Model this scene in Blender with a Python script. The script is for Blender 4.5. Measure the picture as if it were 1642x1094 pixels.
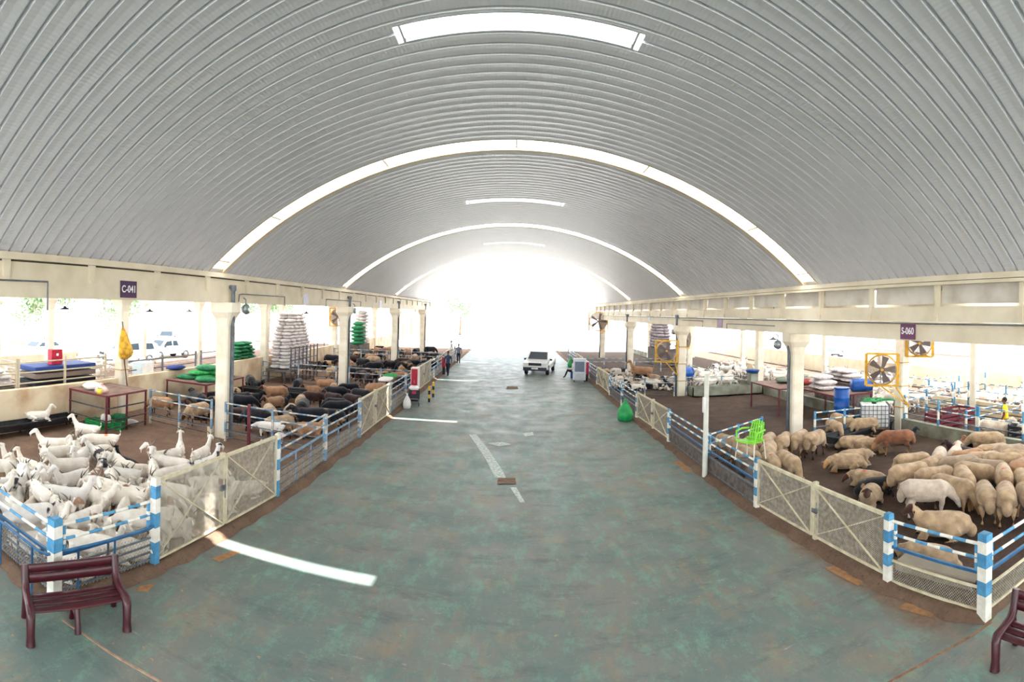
import bpy, bmesh, math, random
from math import sin, cos, tan, pi, radians as R, sqrt, atan2
from mathutils import Vector, Matrix, noise
random.seed(7)
S = bpy.context.scene
COL = S.collection
for o in list(bpy.data.objects): bpy.data.objects.remove(o)

# ------------------------------------------------ camera: a stitched panorama (central cylindrical)
F, XC, YH, ROLL, CH = 800.0, 822.0, 502.0, 0.0227, 4.7
cd = bpy.data.cameras.new('camera'); cam = bpy.data.objects.new('camera', cd); COL.objects.link(cam)
cd.type = 'PANO'; cd.panorama_type = 'CENTRAL_CYLINDRICAL'
cd.central_cylindrical_range_u_min = -XC/F; cd.central_cylindrical_range_u_max = (1642-XC)/F
cd.central_cylindrical_range_v_min = (YH-1094)/F; cd.central_cylindrical_range_v_max = YH/F
cd.central_cylindrical_radius = 1.0
cd.clip_start = 0.05; cd.clip_end = 2000
cam.location = (0, 0, CH)
cam.rotation_euler = (Matrix.Rotation(-ROLL, 3, 'Y') @ Matrix.Rotation(R(90), 3, 'X')).to_euler()
S.camera = cam

# ------------------------------------------------ sky, sun, exposure
w = bpy.data.worlds.new('sky'); S.world = w; w.use_nodes = True
bg = w.node_tree.nodes['Background']
bg.inputs[0].default_value = (0.86, 0.93, 1.0, 1); bg.inputs[1].default_value = 7.0
sd = bpy.data.lights.new('sun', 'SUN'); sd.energy = 45.0; sd.angle = R(0.6); sd.color = (1.0, 0.96, 0.90)
sun = bpy.data.objects.new('sun', sd); COL.objects.link(sun)
sun.rotation_euler = Vector((-4.15, 0.15, -9.3)).to_track_quat('-Z', 'Y').to_euler()
S.view_settings.view_transform = 'Standard'; S.view_settings.look = 'None'
S.view_settings.exposure = -0.2; S.view_settings.gamma = 1.0
S.view_settings.use_curve_mapping = False
S.cycles.use_denoising = True
S.cycles.max_bounces = 8; S.cycles.diffuse_bounces = 5; S.cycles.transparent_max_bounces = 12
S.cycles.sample_clamp_indirect = 12.0

# ------------------------------------------------ helpers
def P(px, py, z=0.0):
    """world point at height z seen in the photograph at px, py (measuring aid)"""
    t = (px-XC)/F; v = (YH-py)/F
    a, b, c = sin(t), cos(t), v
    x = a*cos(ROLL)-c*sin(ROLL); zz = a*sin(ROLL)+c*cos(ROLL)
    s = (z-CH)/zz
    return Vector((x*s, b*s, z))
def tag(o, label=None, cat=None, group=None, kind=None):
    if label: o['label'] = label
    if cat: o['category'] = cat
    if group: o['group'] = group
    if kind: o['kind'] = kind
    return o
def empty(name, loc=(0,0,0), rz=0.0):
    o = bpy.data.objects.new(name, None); COL.objects.link(o); o.location = loc; o.rotation_euler = (0,0,rz)
    o.empty_display_size = 0.1
    return o
def children(o): return [c for c in bpy.data.objects if c.parent == o]
def copy_tree(o, parent=None):
    kids = list(o.children)
    c = o.copy(); COL.objects.link(c)
    if parent: c.parent = parent
    for k in kids: copy_tree(k, c)
    return c
class MB:
    def __init__(s): s.v=[]; s.f=[]; s.m=[]; s.sm=[]
    def add(s, vs, fs, mi=0, smooth=False):
        n = len(s.v); s.v += [tuple(x) for x in vs]
        s.f += [tuple(n+i for i in f) for f in fs]; s.m += [mi]*len(fs); s.sm += [smooth]*len(fs)
        return s
    def box(s, c, d, mi=0, rz=0.0, M=None):
        hx, hy, hz = d[0]/2, d[1]/2, d[2]/2
        vs = [Vector((x*hx, y*hy, z*hz)) for z in (-1,1) for x, y in ((-1,-1),(1,-1),(1,1),(-1,1))]
        T = (M if M else Matrix.Rotation(rz, 3, 'Z'))
        c = Vector(c)
        s.add([T@v+c for v in vs], [(3,2,1,0),(4,5,6,7),(0,1,5,4),(1,2,6,5),(2,3,7,6),(3,0,4,7)], mi)
        return s
    def bb(s, a, b, mi=0):
        s.box([(a[i]+b[i])/2 for i in range(3)], [abs(b[i]-a[i]) for i in range(3)], mi); return s
    def tube(s, pts, r, n=8, mi=0, smooth=True, cap=True, flat=None):
        pts = [Vector(p) for p in pts]; N = len(pts)
        rs = r if isinstance(r, (list, tuple)) else [r]*N
        vs = []; up = Vector((0,0,1))
        for i, p in enumerate(pts):
            d = (pts[min(i+1,N-1)]-pts[max(i-1,0)])
            if d.length < 1e-9: d = Vector((0,0,1))
            d.normalize()
            u = d.cross(up)
            if u.length < 1e-3: u = d.cross(Vector((0,1,0)))
            u.normalize(); w2 = u.cross(d).normalized()
            ra, rb = rs[i] if isinstance(rs[i], (list, tuple)) else (rs[i], rs[i])
            for k in range(n):
                a = 2*pi*(k+.5)/n
                vs.append(p + u*cos(a)*ra + w2*sin(a)*rb)
        fs = [(i*n+k, i*n+(k+1)%n, (i+1)*n+(k+1)%n, (i+1)*n+k) for i in range(N-1) for k in range(n)]
        s.add(vs, fs, mi, smooth)
        if cap:
            s.add(vs[:n], [tuple(range(n))[::-1]], mi); s.add(vs[-n:], [tuple(range(n))], mi)
        return s
    def bar(s, a, b, w_, h_=None, mi=0):
        h_ = h_ or w_
        a = Vector(a); b = Vector(b); d = (b-a); L = d.length
        if L < 1e-6: return s
        d.normalize(); up = Vector((0,0,1))
        u = d.cross(up)
        if u.length < 1e-3: u = Vector((1,0,0))
        u.normalize(); v = u.cross(d).normalized()
        M = Matrix((u, d, v)).transposed()
        return s.box((a+b)/2, (w_, L, h_), mi, M=M)
    def stripes(s, a, b, w_, n, mats=(0,1), h_=None, rnd=False):
        a = Vector(a); b = Vector(b)
        for i in range(n):
            p = a.lerp(b, i/n); q = a.lerp(b, (i+1)/n)
            if rnd: s.tube([p, q], w_/2, 10, mats[i%2])
            else: s.bar(p, q, w_, h_, mats[i%2])
        return s
    def lathe(s, prof, c=(0,0,0), n=20, mi=0, axis='Z', smooth=True, M=None):
        c = Vector(c); vs = []
        for (r, z) in prof:
            for k in range(n):
                a = 2*pi*k/n
                q = Vector((r*cos(a), r*sin(a), z))
                if axis == 'X': q = Vector((q.z, q.x, q.y))
                if axis == 'Y': q = Vector((q.x, q.z, q.y))
                if M: q = M@q
                vs.append(q+c)
        m = len(prof)
        fs = [(i*n+k, i*n+(k+1)%n, (i+1)*n+(k+1)%n, (i+1)*n+k) for i in range(m-1) for k in range(n)]
        s.add(vs, fs, mi, smooth)
        return s
    def ell(s, c, r, mi=0, nu=12, nv=8, M=None, jit=0.0, seed=0):
        vs = []; c = Vector(c)
        rr = random.Random(seed)
        for j in range(1, nv):
            t = pi*j/nv
            for k in range(nu):
                a = 2*pi*k/nu
                q = Vector((sin(t)*cos(a), sin(t)*sin(a), cos(t)))
                if jit: q *= 1+jit*noise.noise(q*2.3+Vector((seed*3.1, seed, 0)))
                q = Vector((q.x*r[0], q.y*r[1], q.z*r[2]))
                vs.append((M@q if M else q)+c)
        top = len(vs); e = Vector((0,0,r[2]))
        vs.append((M@e if M else e)+c); vs.append((M@(-e) if M else -e)+c)
        fs = [(j*nu+k, (j+1)*nu+k, (j+1)*nu+(k+1)%nu, j*nu+(k+1)%nu) for j in range(nv-2) for k in range(nu)]
        fs += [(top, k, (k+1)%nu) for k in range(nu)]
        fs += [(top+1, (nv-2)*nu+(k+1)%nu, (nv-2)*nu+k) for k in range(nu)]
        s.add(vs, fs, mi, True); return s
    def mesh(s, name):
        me = bpy.data.meshes.new(name); me.from_pydata(s.v, [], s.f)
        me.polygons.foreach_set('material_index', s.m); me.polygons.foreach_set('use_smooth', s.sm)
        me.update(); return me
    def build(s, name, mats, parent=None, loc=None, rz=0.0, bevel=0.0):
        me = s.mesh(name)
        for m in (mats if isinstance(mats, (list, tuple)) else [mats]): me.materials.append(m)
        o = bpy.data.objects.new(name, me); COL.objects.link(o)
        if parent: o.parent = parent
        if loc is not None: o.location = loc
        o.rotation_euler = (0,0,rz)
        if bevel:
            b = o.modifiers.new('bevel', 'BEVEL'); b.width = bevel; b.segments = 2; b.limit_method = 'ANGLE'
        return o
# ------------------------------------------------ materials
MT = {}
def srgb(r, g, b):
    f = lambda c: (c/255/12.92 if c/255 <= .04045 else ((c/255+.055)/1.055)**2.4)
    return (f(r), f(g), f(b), 1)
def mat(name, col, rough=.6, metal=0.0, col2=None, scale=4.0, bump=0.0, bscale=40.0, detail=4.0, lo=.35, hi=.65, spec=.4, obj_rand=0.0, coord='Object', trans=0.0, alpha=None):
    if name in MT: return MT[name]
    m = bpy.data.materials.new(name); m.use_nodes = True; nt = m.node_tree; N = nt.nodes; L = nt.links
    b = N['Principled BSDF']; b.inputs['Roughness'].default_value = rough; b.inputs['Metallic'].default_value = metal
    b.inputs['Specular IOR Level'].default_value = spec
    tc = N.new('ShaderNodeTexCoord'); out = tc.outputs[coord]
    if coord == 'World':
        pass
    if obj_rand:
        oi = N.new('ShaderNodeObjectInfo'); ad = N.new('ShaderNodeVectorMath'); ad.operation = 'MULTIPLY_ADD'
        cmb = N.new('ShaderNodeCombineXYZ')
        for i in range(3): L.new(oi.outputs['Random'], cmb.inputs[i])
        ad.inputs[1].default_value = (37, 53, 71); L.new(cmb.outputs[0], ad.inputs[0]); L.new(out, ad.inputs[2]); out = ad.outputs[0]
    if col2 is None: col2 = tuple(c*.88 for c in col[:3])+(1,)
    nz = N.new('ShaderNodeTexNoise'); nz.inputs['Scale'].default_value = scale; nz.inputs['Detail'].default_value = detail
    L.new(out, nz.inputs['Vector'])
    cr = N.new('ShaderNodeValToRGB'); cr.color_ramp.elements[0].position = lo; cr.color_ramp.elements[1].position = hi
    cr.color_ramp.elements[0].color = col; cr.color_ramp.elements[1].color = col2
    L.new(nz.outputs['Fac'], cr.inputs[0])
    L.new(cr.outputs[0], b.inputs['Base Color'])
    if bump:
        n2 = N.new('ShaderNodeTexNoise'); n2.inputs['Scale'].default_value = bscale; n2.inputs['Detail'].default_value = 5
        L.new(out, n2.inputs['Vector'])
        bp = N.new('ShaderNodeBump'); bp.inputs['Strength'].default_value = bump; bp.inputs['Distance'].default_value = .02
        L.new(n2.outputs['Fac'], bp.inputs['Height']); L.new(bp.outputs[0], b.inputs['Normal'])
    MT[name] = m
    return m
CREAM = mat('cream_paint', srgb(226,214,192), .7, col2=srgb(208,194,168), scale=1.2, bump=.1, lo=.4, hi=.75)
COLM = mat('cream_column_paint', srgb(232,222,204), .7, col2=srgb(206,190,162), scale=1.6, bump=.15, lo=.45, hi=.8)
WALLM = mat('dirty_cream_wall', srgb(224,206,176), .85, col2=srgb(168,128,92), scale=.9, bump=.3, lo=.42, hi=.78)
GWALL = mat('grey_green_wall', srgb(150,156,142), .85, col2=srgb(118,112,96), scale=1.5, bump=.3)
WHITE = mat('white_paint', srgb(236,232,222), .5, col2=srgb(214,206,190), scale=6)
BLUE = mat('light_blue_paint', srgb(88,154,192), .5, col2=srgb(66,124,164), scale=6)
DBLUE = mat('dark_blue_paint', srgb(38,98,142), .45, col2=srgb(30,74,112), scale=6)
FADEW = mat('faded_white_paint', srgb(214,210,200), .6, col2=srgb(170,160,146), scale=8)
FADEB = mat('faded_blue_paint', srgb(128,160,186), .6, col2=srgb(98,122,144), scale=8)
GATE = mat('cream_gate_paint', srgb(214,204,176), .6, col2=srgb(188,174,142), scale=5)
WIRE = mat('galvanised_wire', srgb(190,184,170), .6, .2, col2=srgb(150,138,120), scale=10)
STEEL = mat('grey_steel', srgb(120,126,134), .5, .4, col2=srgb(88,88,92), scale=8)
DSTEEL = mat('dark_rail_steel', srgb(96,96,102), .6, .3, col2=srgb(66,54,54), scale=8)
PIPE = mat('grey_pipe', srgb(112,118,126), .5, .1, col2=srgb(88,92,98), scale=5)
BOARD = mat('weathered_grey_board', srgb(112,102,96), .85, col2=srgb(78,68,64), scale=5, bump=.3)
REDFR = mat('maroon_steel', srgb(118,44,54), .5, col2=srgb(88,34,42), scale=8)
TOPM = mat('dusty_brown_board', srgb(140,112,98), .85, col2=srgb(112,88,76), scale=3, bump=.2)
BLACK = mat('black_rubber', srgb(26,28,36), .6, col2=srgb(40,40,46), scale=8)
DARKT = mat('dark_trough_metal', srgb(50,52,58), .6, .2, col2=srgb(34,32,36), scale=5)
SACKW = mat('white_woven_sack', srgb(222,214,212), .8, col2=srgb(190,180,180), scale=9, bump=.3, obj_rand=1)
SACKG = mat('green_woven_sack', srgb(64,178,92), .8, col2=srgb(38,130,70), scale=9, bump=.3, obj_rand=1)
SACKD = mat('dark_green_woven_sack', srgb(42,132,86), .8, col2=srgb(28,98,62), scale=9, bump=.3, obj_rand=1)
GREENP = mat('green_plastic', srgb(40,170,90), .35, col2=srgb(30,140,76))
LIME = mat('lime_green_plastic', srgb(140,222,50), .35, col2=srgb(112,196,40))
YEL = mat('yellow_paint', srgb(226,176,52), .5, col2=srgb(200,146,40), scale=6)
LEMON = mat('lemon_yellow', srgb(240,226,70), .5)
BLUEP = mat('blue_plastic', srgb(24,92,176), .35, col2=srgb(18,70,146))
REDP = mat('crimson_paint', srgb(190,24,56), .4, col2=srgb(160,20,48))
PURP = mat('purple_sign', srgb(74,40,82), .5)
PURP2 = mat('plum_sign', srgb(112,62,100), .5)
LETTER = mat('white_lettering', srgb(240,238,240), .5)
MAROON = mat('maroon_plastic', srgb(70,14,24), .33, col2=srgb(56,10,20), scale=3, spec=.6)
CHROME = mat('lamp_metal', srgb(150,156,160), .35, .7)
LAMPB = mat('black_lamp_shade', srgb(34,36,44), .5)
TRANSW = mat('white_tank_plastic', srgb(232,230,226), .4)
def dirt(name, c1, c2, c3, sc=.35, gloss=.9):
    m = bpy.data.materials.new(name); m.use_nodes = True; nt = m.node_tree; N = nt.nodes; L = nt.links
    b = N['Principled BSDF']; b.inputs['Roughness'].default_value = gloss; b.inputs['Specular IOR Level'].default_value = .15
    g = N.new('ShaderNodeNewGeometry')
    def nz(scale, det=5, rough=.6, stretch=None):
        n = N.new('ShaderNodeTexNoise'); n.inputs['Scale'].default_value = scale; n.inputs['Detail'].default_value = det; n.inputs['Roughness'].default_value = rough
        if stretch:
            mp = N.new('ShaderNodeMapping'); mp.inputs['Scale'].default_value = stretch; L.new(g.outputs['Position'], mp.inputs[0]); L.new(mp.outputs[0], n.inputs['Vector'])
        else: L.new(g.outputs['Position'], n.inputs['Vector'])
        return n.outputs['Fac']
    def ramp(f, lo, hi, ca, cb):
        r = N.new('ShaderNodeValToRGB'); r.color_ramp.elements[0].position = lo; r.color_ramp.elements[1].position = hi
        r.color_ramp.elements[0].color = ca; r.color_ramp.elements[1].color = cb; L.new(f, r.inputs[0]); return r.outputs[0]
    def mix(f, a, c, mode='MIX'):
        x = N.new('ShaderNodeMix'); x.data_type = 'RGBA'; x.blend_type = mode
        if isinstance(f, float): x.inputs[0].default_value = f
        else: L.new(f, x.inputs[0])
        L.new(a, x.inputs[6]); L.new(c, x.inputs[7]) if not isinstance(c, tuple) else setattr(x.inputs[7], 'default_value', c)
        return x.outputs[2]
    return m, b, g, N, L, nz, ramp, mix
# green painted concrete road
m, b, g, N, L, nz, ramp, mix = dirt('green_painted_concrete', 0, 0, 0, gloss=.5)
b.inputs['Specular IOR Level'].default_value = .35
base = ramp(nz(.45, 7, .72), .42, .58, srgb(118,120,114), srgb(98,114,110))
gr = ramp(nz(2.6, 10, .82, (1.0, .55, 1)), .50, .66, (0,0,0,1), (1,1,1,1))
c = mix(gr, base, srgb(112,150,132))
br = ramp(nz(.9, 9, .82, (1.1, .6, 1)), .51, .68, (0,0,0,1), (.85,.85,.85,1))
c = mix(br, c, srgb(140,120,100))
sp = ramp(nz(9, 3, .6), .68, .74, (0,0,0,1), (1,1,1,1))
c = mix(sp, c, srgb(170,138,104))
ds = ramp(nz(1.1, 9, .8, (.6, 1.5, 1)), .52, .68, (0,0,0,1), (.8,.8,.8,1))
c = mix(ds, c, srgb(78,88,90))
wsp = ramp(nz(5.0, 6, .8, (.35, 1.6, 1)), .62, .72, (0,0,0,1), (.7,.7,.7,1))
c = mix(wsp, c, srgb(176,184,176))
sxyz = N.new('ShaderNodeSeparateXYZ'); L.new(g.outputs['Position'], sxyz.inputs[0])
ab = N.new('ShaderNodeMath'); ab.operation = 'ABSOLUTE'; L.new(sxyz.outputs[0], ab.inputs[0])
nn = nz(1.6, 6, .7); m1 = N.new('ShaderNodeMath'); m1.operation = 'MULTIPLY_ADD'; m1.inputs[1].default_value = 1.3; L.new(nn, m1.inputs[0]); L.new(ab.outputs[0], m1.inputs[2])
mr = N.new('ShaderNodeMapRange'); mr.inputs[1].default_value = 6.12; mr.inputs[2].default_value = 6.5; L.new(m1.outputs[0], mr.inputs[0])
my = N.new('ShaderNodeMapRange'); my.inputs[1].default_value = 4.5; my.inputs[2].default_value = 5.2; L.new(sxyz.outputs[1], my.inputs[0])
mm_ = N.new('ShaderNodeMath'); mm_.operation = 'MULTIPLY'; L.new(mr.outputs[0], mm_.inputs[0]); L.new(my.outputs[0], mm_.inputs[1])
c = mix(mm_.outputs[0], c, ramp(nz(6, 6, .75), .35, .65, srgb(134,112,94), srgb(106,84,70)))
L.new(c, b.inputs['Base Color'])
rr = ramp(nz(1.2, 4), .3, .7, (.38,.38,.38,1), (.62,.62,.62,1)); L.new(rr, b.inputs['Roughness'])
bp = N.new('ShaderNodeBump'); bp.inputs['Strength'].default_value = .15; bp.inputs['Distance'].default_value = .01; L.new(nz(20, 5), bp.inputs['Height']); L.new(bp.outputs[0], b.inputs['Normal'])
ROAD = m
def pen_mat(name, ca, cb, cc):
    m, b, g, N, L, nz, ramp, mix = dirt(name, 0, 0, 0)
    c = ramp(nz(1.3, 6, .7), .35, .68, ca, cb)
    c = mix(ramp(nz(14, 5, .7), .55, .7, (0,0,0,1), (.7,.7,.7,1)), c, cc)
    L.new(c, b.inputs['Base Color'])
    bp = N.new('ShaderNodeBump'); bp.inputs['Strength'].default_value = .8; bp.inputs['Distance'].default_value = .04; L.new(nz(9, 6, .75), bp.inputs['Height']); L.new(bp.outputs[0], b.inputs['Normal'])
    return m
DIRTL = pen_mat('reddish_brown_dung_soil', srgb(132,106,90), srgb(106,84,72), srgb(82,64,56))
DIRTR = pen_mat('dark_brown_dung_soil', srgb(92,74,64), srgb(68,54,46), srgb(50,40,36))
KERB = pen_mat('soil_stained_kerb', srgb(126,102,84), srgb(98,78,66), srgb(60,48,42))
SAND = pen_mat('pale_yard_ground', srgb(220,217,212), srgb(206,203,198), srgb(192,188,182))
# ------------------------------------------------ road, pens, kerbs
def fx(side, d):
    tab = ([(-20,-6.3),(4.84,-6.22),(6.7,-5.78),(8.2,-5.62),(10.9,-5.46),(14,-5.46),(17.2,-5.34),(21.6,-5.32),(80,-5.3)] if side < 0
           else [(-20,6.5),(4.6,6.45),(6.45,6.14),(8.7,6.04),(10.75,5.82),(13.9,5.76),(17.5,5.76),(21.9,5.66),(80,5.7)])
    for (a, xa), (b_, xb) in zip(tab, tab[1:]):
        if d <= b_: return xa+(xb-xa)*(max(d,a)-a)/(b_-a)
    return tab[-1][1]
DEND = 62.0
def sheet(name, pts, m, z=0.0):
    return tag(MB().add([(x, y, z) for x, y in pts], [tuple(range(len(pts)))]).build(name, m), kind='structure')
floor = tag(MB().bb((-60, -30, -.3), (60, DEND+2, 0)).build('floor', ROAD), kind='structure')
ds_ = [4.9, 6.7, 8.2, 10.9, 14, 17.2, 21.6, 40, DEND]
for side, nm, mm in ((-1, 'pen_ground_left', DIRTL), (1, 'pen_ground_right', DIRTR)):
    mb = MB(); NX, rows = 60, []
    dd = [4.95+i*.35 for i in range(int((DEND-4.95)/.35)+1)]
    for d in dd:
        x0 = fx(side, d); row = []
        for k in range(NX+1):
            x = x0+side*(34-abs(x0))*(k/NX)**1.5
            z = .03+.035*noise.noise(Vector((x*.9, d*.9, 3)))+.02*noise.noise(Vector((x*2.7, d*2.7, 9)))
            row.append((x, d, max(.004, z)))
        rows.append(row)
    vs = [p for r_ in rows for p in r_]; W = NX+1
    fs = [((j*W+k), (j*W+k+1), ((j+1)*W+k+1), ((j+1)*W+k)) for j in range(len(dd)-1) for k in range(NX)]
    if side < 0: fs = [f[::-1] for f in fs]
    mb.add(vs, fs, 0, True); tag(mb.build(nm, mm), kind='structure')
    # low soil-caked kerb under the aisle fence and the spill of soil beside it
    kb = MB(); path = []
    for a, b2 in zip(ds_[::-1], ds_[::-1][1:]):
        n = max(1, int((a-b2)/(.18 if a < 22 else .8)))
        for i in range(n): u = a+(b2-a)*i/n; path.append((fx(side, u), u, side, 0.0))
    for i in range(40): path.append((fx(side, 4.85)+side*i*.18, 4.80+.0*i, 0, 1.0))
    vs = []
    for (x_, y_, nx_, ny_) in path:
        j = noise.noise(Vector((x_*2.1, y_*2.1, side))); j2 = noise.noise(Vector((x_*5, y_*5, side+4)))
        for (o_, zz) in ((.16, 0), (.12, .09), (-.06, .10), (-.13-.03*j2, .075), (-.19-.07*j, .02), (-.26-.10*j, 0.0)):
            zz = max(0, zz*(1+.35*j)+.012*j2) if zz else 0.002
            vs.append((x_+nx_*o_, y_+ny_*o_, zz))
    fs = [(i*6+k, i*6+k+1, i*6+k+7, i*6+k+6) for i in range(len(path)-1) for k in range(5)]
    kb.add(vs, fs if side > 0 else [q[::-1] for q in fs], 0, True)
    tag(kb.build('kerb_left' if side < 0 else 'kerb_right', KERB), kind='structure')
# sunlit yards outside
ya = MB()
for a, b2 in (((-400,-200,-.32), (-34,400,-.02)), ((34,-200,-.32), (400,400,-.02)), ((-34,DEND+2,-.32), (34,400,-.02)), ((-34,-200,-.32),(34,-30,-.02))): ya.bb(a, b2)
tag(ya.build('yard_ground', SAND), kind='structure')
# expansion joints of the road (rusty angle irons)
JM = mat('rusty_joint', srgb(120,84,66), .8, col2=srgb(150,110,84), scale=9)
JM2 = mat('pale_filled_joint', srgb(176,146,124), .9, col2=srgb(150,118,98), scale=9)
for nm, m_, pts in (('joint_left', JM2, [(100,995),(135,1018),(180,1050),(225,1076),(268,1100)]), ('joint_right', JM, [(1590,998),(1560,1019),(1500,1053),(1462,1075),(1420,1098)])):
    q = [P(*p) for p in pts]; mb = MB()
    for a, b2 in zip(q, q[1:]): mb.bar(a+Vector((0,0,.004)), b2+Vector((0,0,.004)), .03, .012)
    tag(mb.build(nm, m_), kind='structure')
# white worn paint marks and manhole
WP = mat('worn_white_paint', srgb(196,202,196), .6, col2=srgb(150,160,154), scale=12, lo=.42, hi=.6)
def decal(name, polys, m_, z=.004):
    mb = MB()
    for pl in polys:
        q = [P(x, y, 0) for x, y in pl]; q = [(v.x, v.y, z) for v in q]
        mb.add(q, [tuple(range(len(q)))])
    o = mb.build(name, m_)
    return o
tag(decal('floor_arrow', [[(752,697),(764,697),(784,722),(806,755),(812,768),(794,766),(778,735),(764,714)], [(818,782),(828,782),(842,806),(834,806)], [(782,711),(806,709),(820,713),(800,716)], [(838,695),(854,693),(856,698),(842,700)]], WP), kind='structure')
mh = MB(); q = [P(x, y) for x, y in ((799,767),(826,767),(828,777),(797,777))]
mh.add([(v.x, v.y, .012) for v in q], [(0,3,2,1)]); 
for i in range(5):
    a = q[0].lerp(q[3], (i+.5)/5); b2 = q[1].lerp(q[2], (i+.5)/5); mh.bar((a.x, a.y, .014), (b2.x, b2.y, .014), .03, .012, 1)
tag(mh.build('drain_cover', [mat('rusty_drain_iron', srgb(104,84,70), .8), mat('rusty_drain_bar', srgb(140,112,92), .8)]), 'rusty brown drain grating set in the green road near the worn white marks', 'drain cover')
mh = MB(); q = [P(x, y) for x, y in ((813,620),(830,620),(831,624.5),(812,624.5))]
mh.add([(v.x, v.y, .012) for v in q], [(0,3,2,1)])
for i in range(4):
    a = q[0].lerp(q[3], (i+.5)/4); b2 = q[1].lerp(q[2], (i+.5)/4); mh.bar((a.x, a.y, .014), (b2.x, b2.y, .014), .06, .012, 1)
tag(mh.build('drain_cover', [MT['rusty_drain_iron'], MT['rusty_drain_bar']]), 'smaller looking drain grating far along the road before the car', 'drain cover')

OCH = mat('ochre_soil_patch', srgb(176,128,84), .9, col2=srgb(140,106,78), scale=7)
for pl in ([(1440,976),(1452,967),(1502,981),(1492,991)], [(1322,912),(1338,908),(1386,932),(1376,940)], [(1078,739),(1092,740),(1112,757),(1100,758)], [(214,948),(226,940),(250,936),(236,950)], [(340,896),(372,884),(386,886),(352,902)]):
    tag(decal('soil_patch', [pl], OCH, .007), kind='structure')
# ------------------------------------------------ vaulted roof
HX, ZE, ZA = 9.7, 5.78, 9.46
RR = (HX*HX+(ZA-ZE)**2)/(2*(ZA-ZE)); ZC = ZA-RR; PH = math.asin(HX/RR)
def arch(phi, d, off=0.0):
    return ((RR+off)*sin(phi), d, ZC+(RR+off)*cos(phi))
def roof_mat():
    m = bpy.data.materials.new('roof_sheet'); m.use_nodes = True; nt = m.node_tree; N = nt.nodes; L = nt.links
    b = N['Principled BSDF']; b.inputs['Base Color'].default_value = srgb(176,178,178); b.inputs['Roughness'].default_value = .42; b.inputs['Metallic'].default_value = .1
    g = N.new('ShaderNodeNewGeometry'); sx = N.new('ShaderNodeSeparateXYZ'); L.new(g.outputs['Position'], sx.inputs[0])
    s1 = N.new('ShaderNodeMath'); s1.operation = 'SUBTRACT'; s1.inputs[1].default_value = ZC; L.new(sx.outputs[2], s1.inputs[0])
    at = N.new('ShaderNodeMath'); at.operation = 'ARCTAN2'; L.new(sx.outputs[0], at.inputs[0]); L.new(s1.outputs[0], at.inputs[1])
    mu = N.new('ShaderNodeMath'); mu.operation = 'MULTIPLY'; mu.inputs[1].default_value = RR/.07*2*pi; L.new(at.outputs[0], mu.inputs[0])
    si = N.new('ShaderNodeMath'); si.operation = 'SINE'; L.new(mu.outputs[0], si.inputs[0])
    bp = N.new('ShaderNodeBump'); bp.inputs['Strength'].default_value = .3; bp.inputs['Distance'].default_value = .005
    L.new(si.outputs[0], bp.inputs['Height']); L.new(bp.outputs[0], b.inputs['Normal'])
    nz = N.new('ShaderNodeTexNoise'); nz.inputs['Scale'].default_value = .5; nz.inputs['Detail'].default_value = 4; L.new(g.outputs['Position'], nz.inputs['Vector'])
    cr = N.new('ShaderNodeValToRGB'); cr.color_ramp.elements[0].color = srgb(222,221,226); cr.color_ramp.elements[1].color = srgb(208,208,214); L.new(nz.outputs['Fac'], cr.inputs[0]); L.new(cr.outputs[0], b.inputs['Base Color'])
    return m
ROOF = roof_mat()
ARC = [(13.72+12.8*k) for k in range(-2, 5)]; AW = .95
SHORT = [7.9+12.85*k for k in range(-2, 5)]; SW = .50; SPHI = 1.95/RR
PAN = .344
d0, mbr = -14.0, MB()
prof = [(0, .0), (.135, .010), (.268, .0), (.286, .062), (.326, .062), (.344, 0)]
NPHI = 72
ys = []; d = d0
def in_arc(y):
    return any(a-.001 < y < a+AW-.001 for a in ARC)
segs = []; cur = d0
bounds = sorted([(a, a+AW) for a in ARC])
for (a, b2) in bounds+[(DEND, DEND)]:
    if b2 <= d0: continue
    n = max(1, round((a-cur)/PAN)); pw = (a-cur)/n
    yl = []
    for i in range(n): yl += [(cur+i*pw+p[0]*pw/PAN, p[1]) for p in prof[:-1]]
    yl.append((a, 0)); segs.append(yl); cur = b2
for yl in segs:
    vs = [arch(-PH+2*PH*k/NPHI, y, off) for (y, off) in yl for k in range(NPHI+1)]
    W = NPHI+1; fs = []
    for j in range(len(yl)-1):
        ym = (yl[j][0]+yl[j+1][0])/2
        hole = any(s-.02 <= ym <= s+SW+.02 for s in SHORT)
        for k in range(NPHI):
            if hole and abs(-PH+2*PH*(k+.5)/NPHI) < SPHI: continue
            fs.append((j*W+k, j*W+k+1, (j+1)*W+k+1, (j+1)*W+k))
    mbr.add(vs, fs, 0, False)
ceil = tag(mbr.build('ceiling', ROOF), kind='structure')
# skylight glazing
TR = bpy.data.materials.new('translucent_glazing'); TR.use_nodes = True
nt = TR.node_tree; N = nt.nodes; L = nt.links; b = N['Principled BSDF']; b.inputs['Base Color'].default_value = (.92,.93,.92,1)
t_ = N.new('ShaderNodeBsdfTranslucent'); t_.inputs[0].default_value = (.9,.92,.92,1)
mx = N.new('ShaderNodeMixShader'); mx.inputs[0].default_value = .7
L.new(b.outputs[0], mx.inputs[1]); L.new(t_.outputs[0], mx.inputs[2]); L.new(mx.outputs[0], N['Material Output'].inputs[0])
CL = bpy.data.materials.new('clear_glazing'); CL.use_nodes = True
nt = CL.node_tree; N = nt.nodes; L = nt.links
tp = N.new('ShaderNodeBsdfTransparent'); tp.inputs[0].default_value = (.93,.95,.96,1); b = N['Principled BSDF']; b.inputs['Roughness'].default_value = .1
t2 = N.new('ShaderNodeBsdfTranslucent'); t2.inputs[0].default_value = (.95,.95,.95,1)
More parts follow.
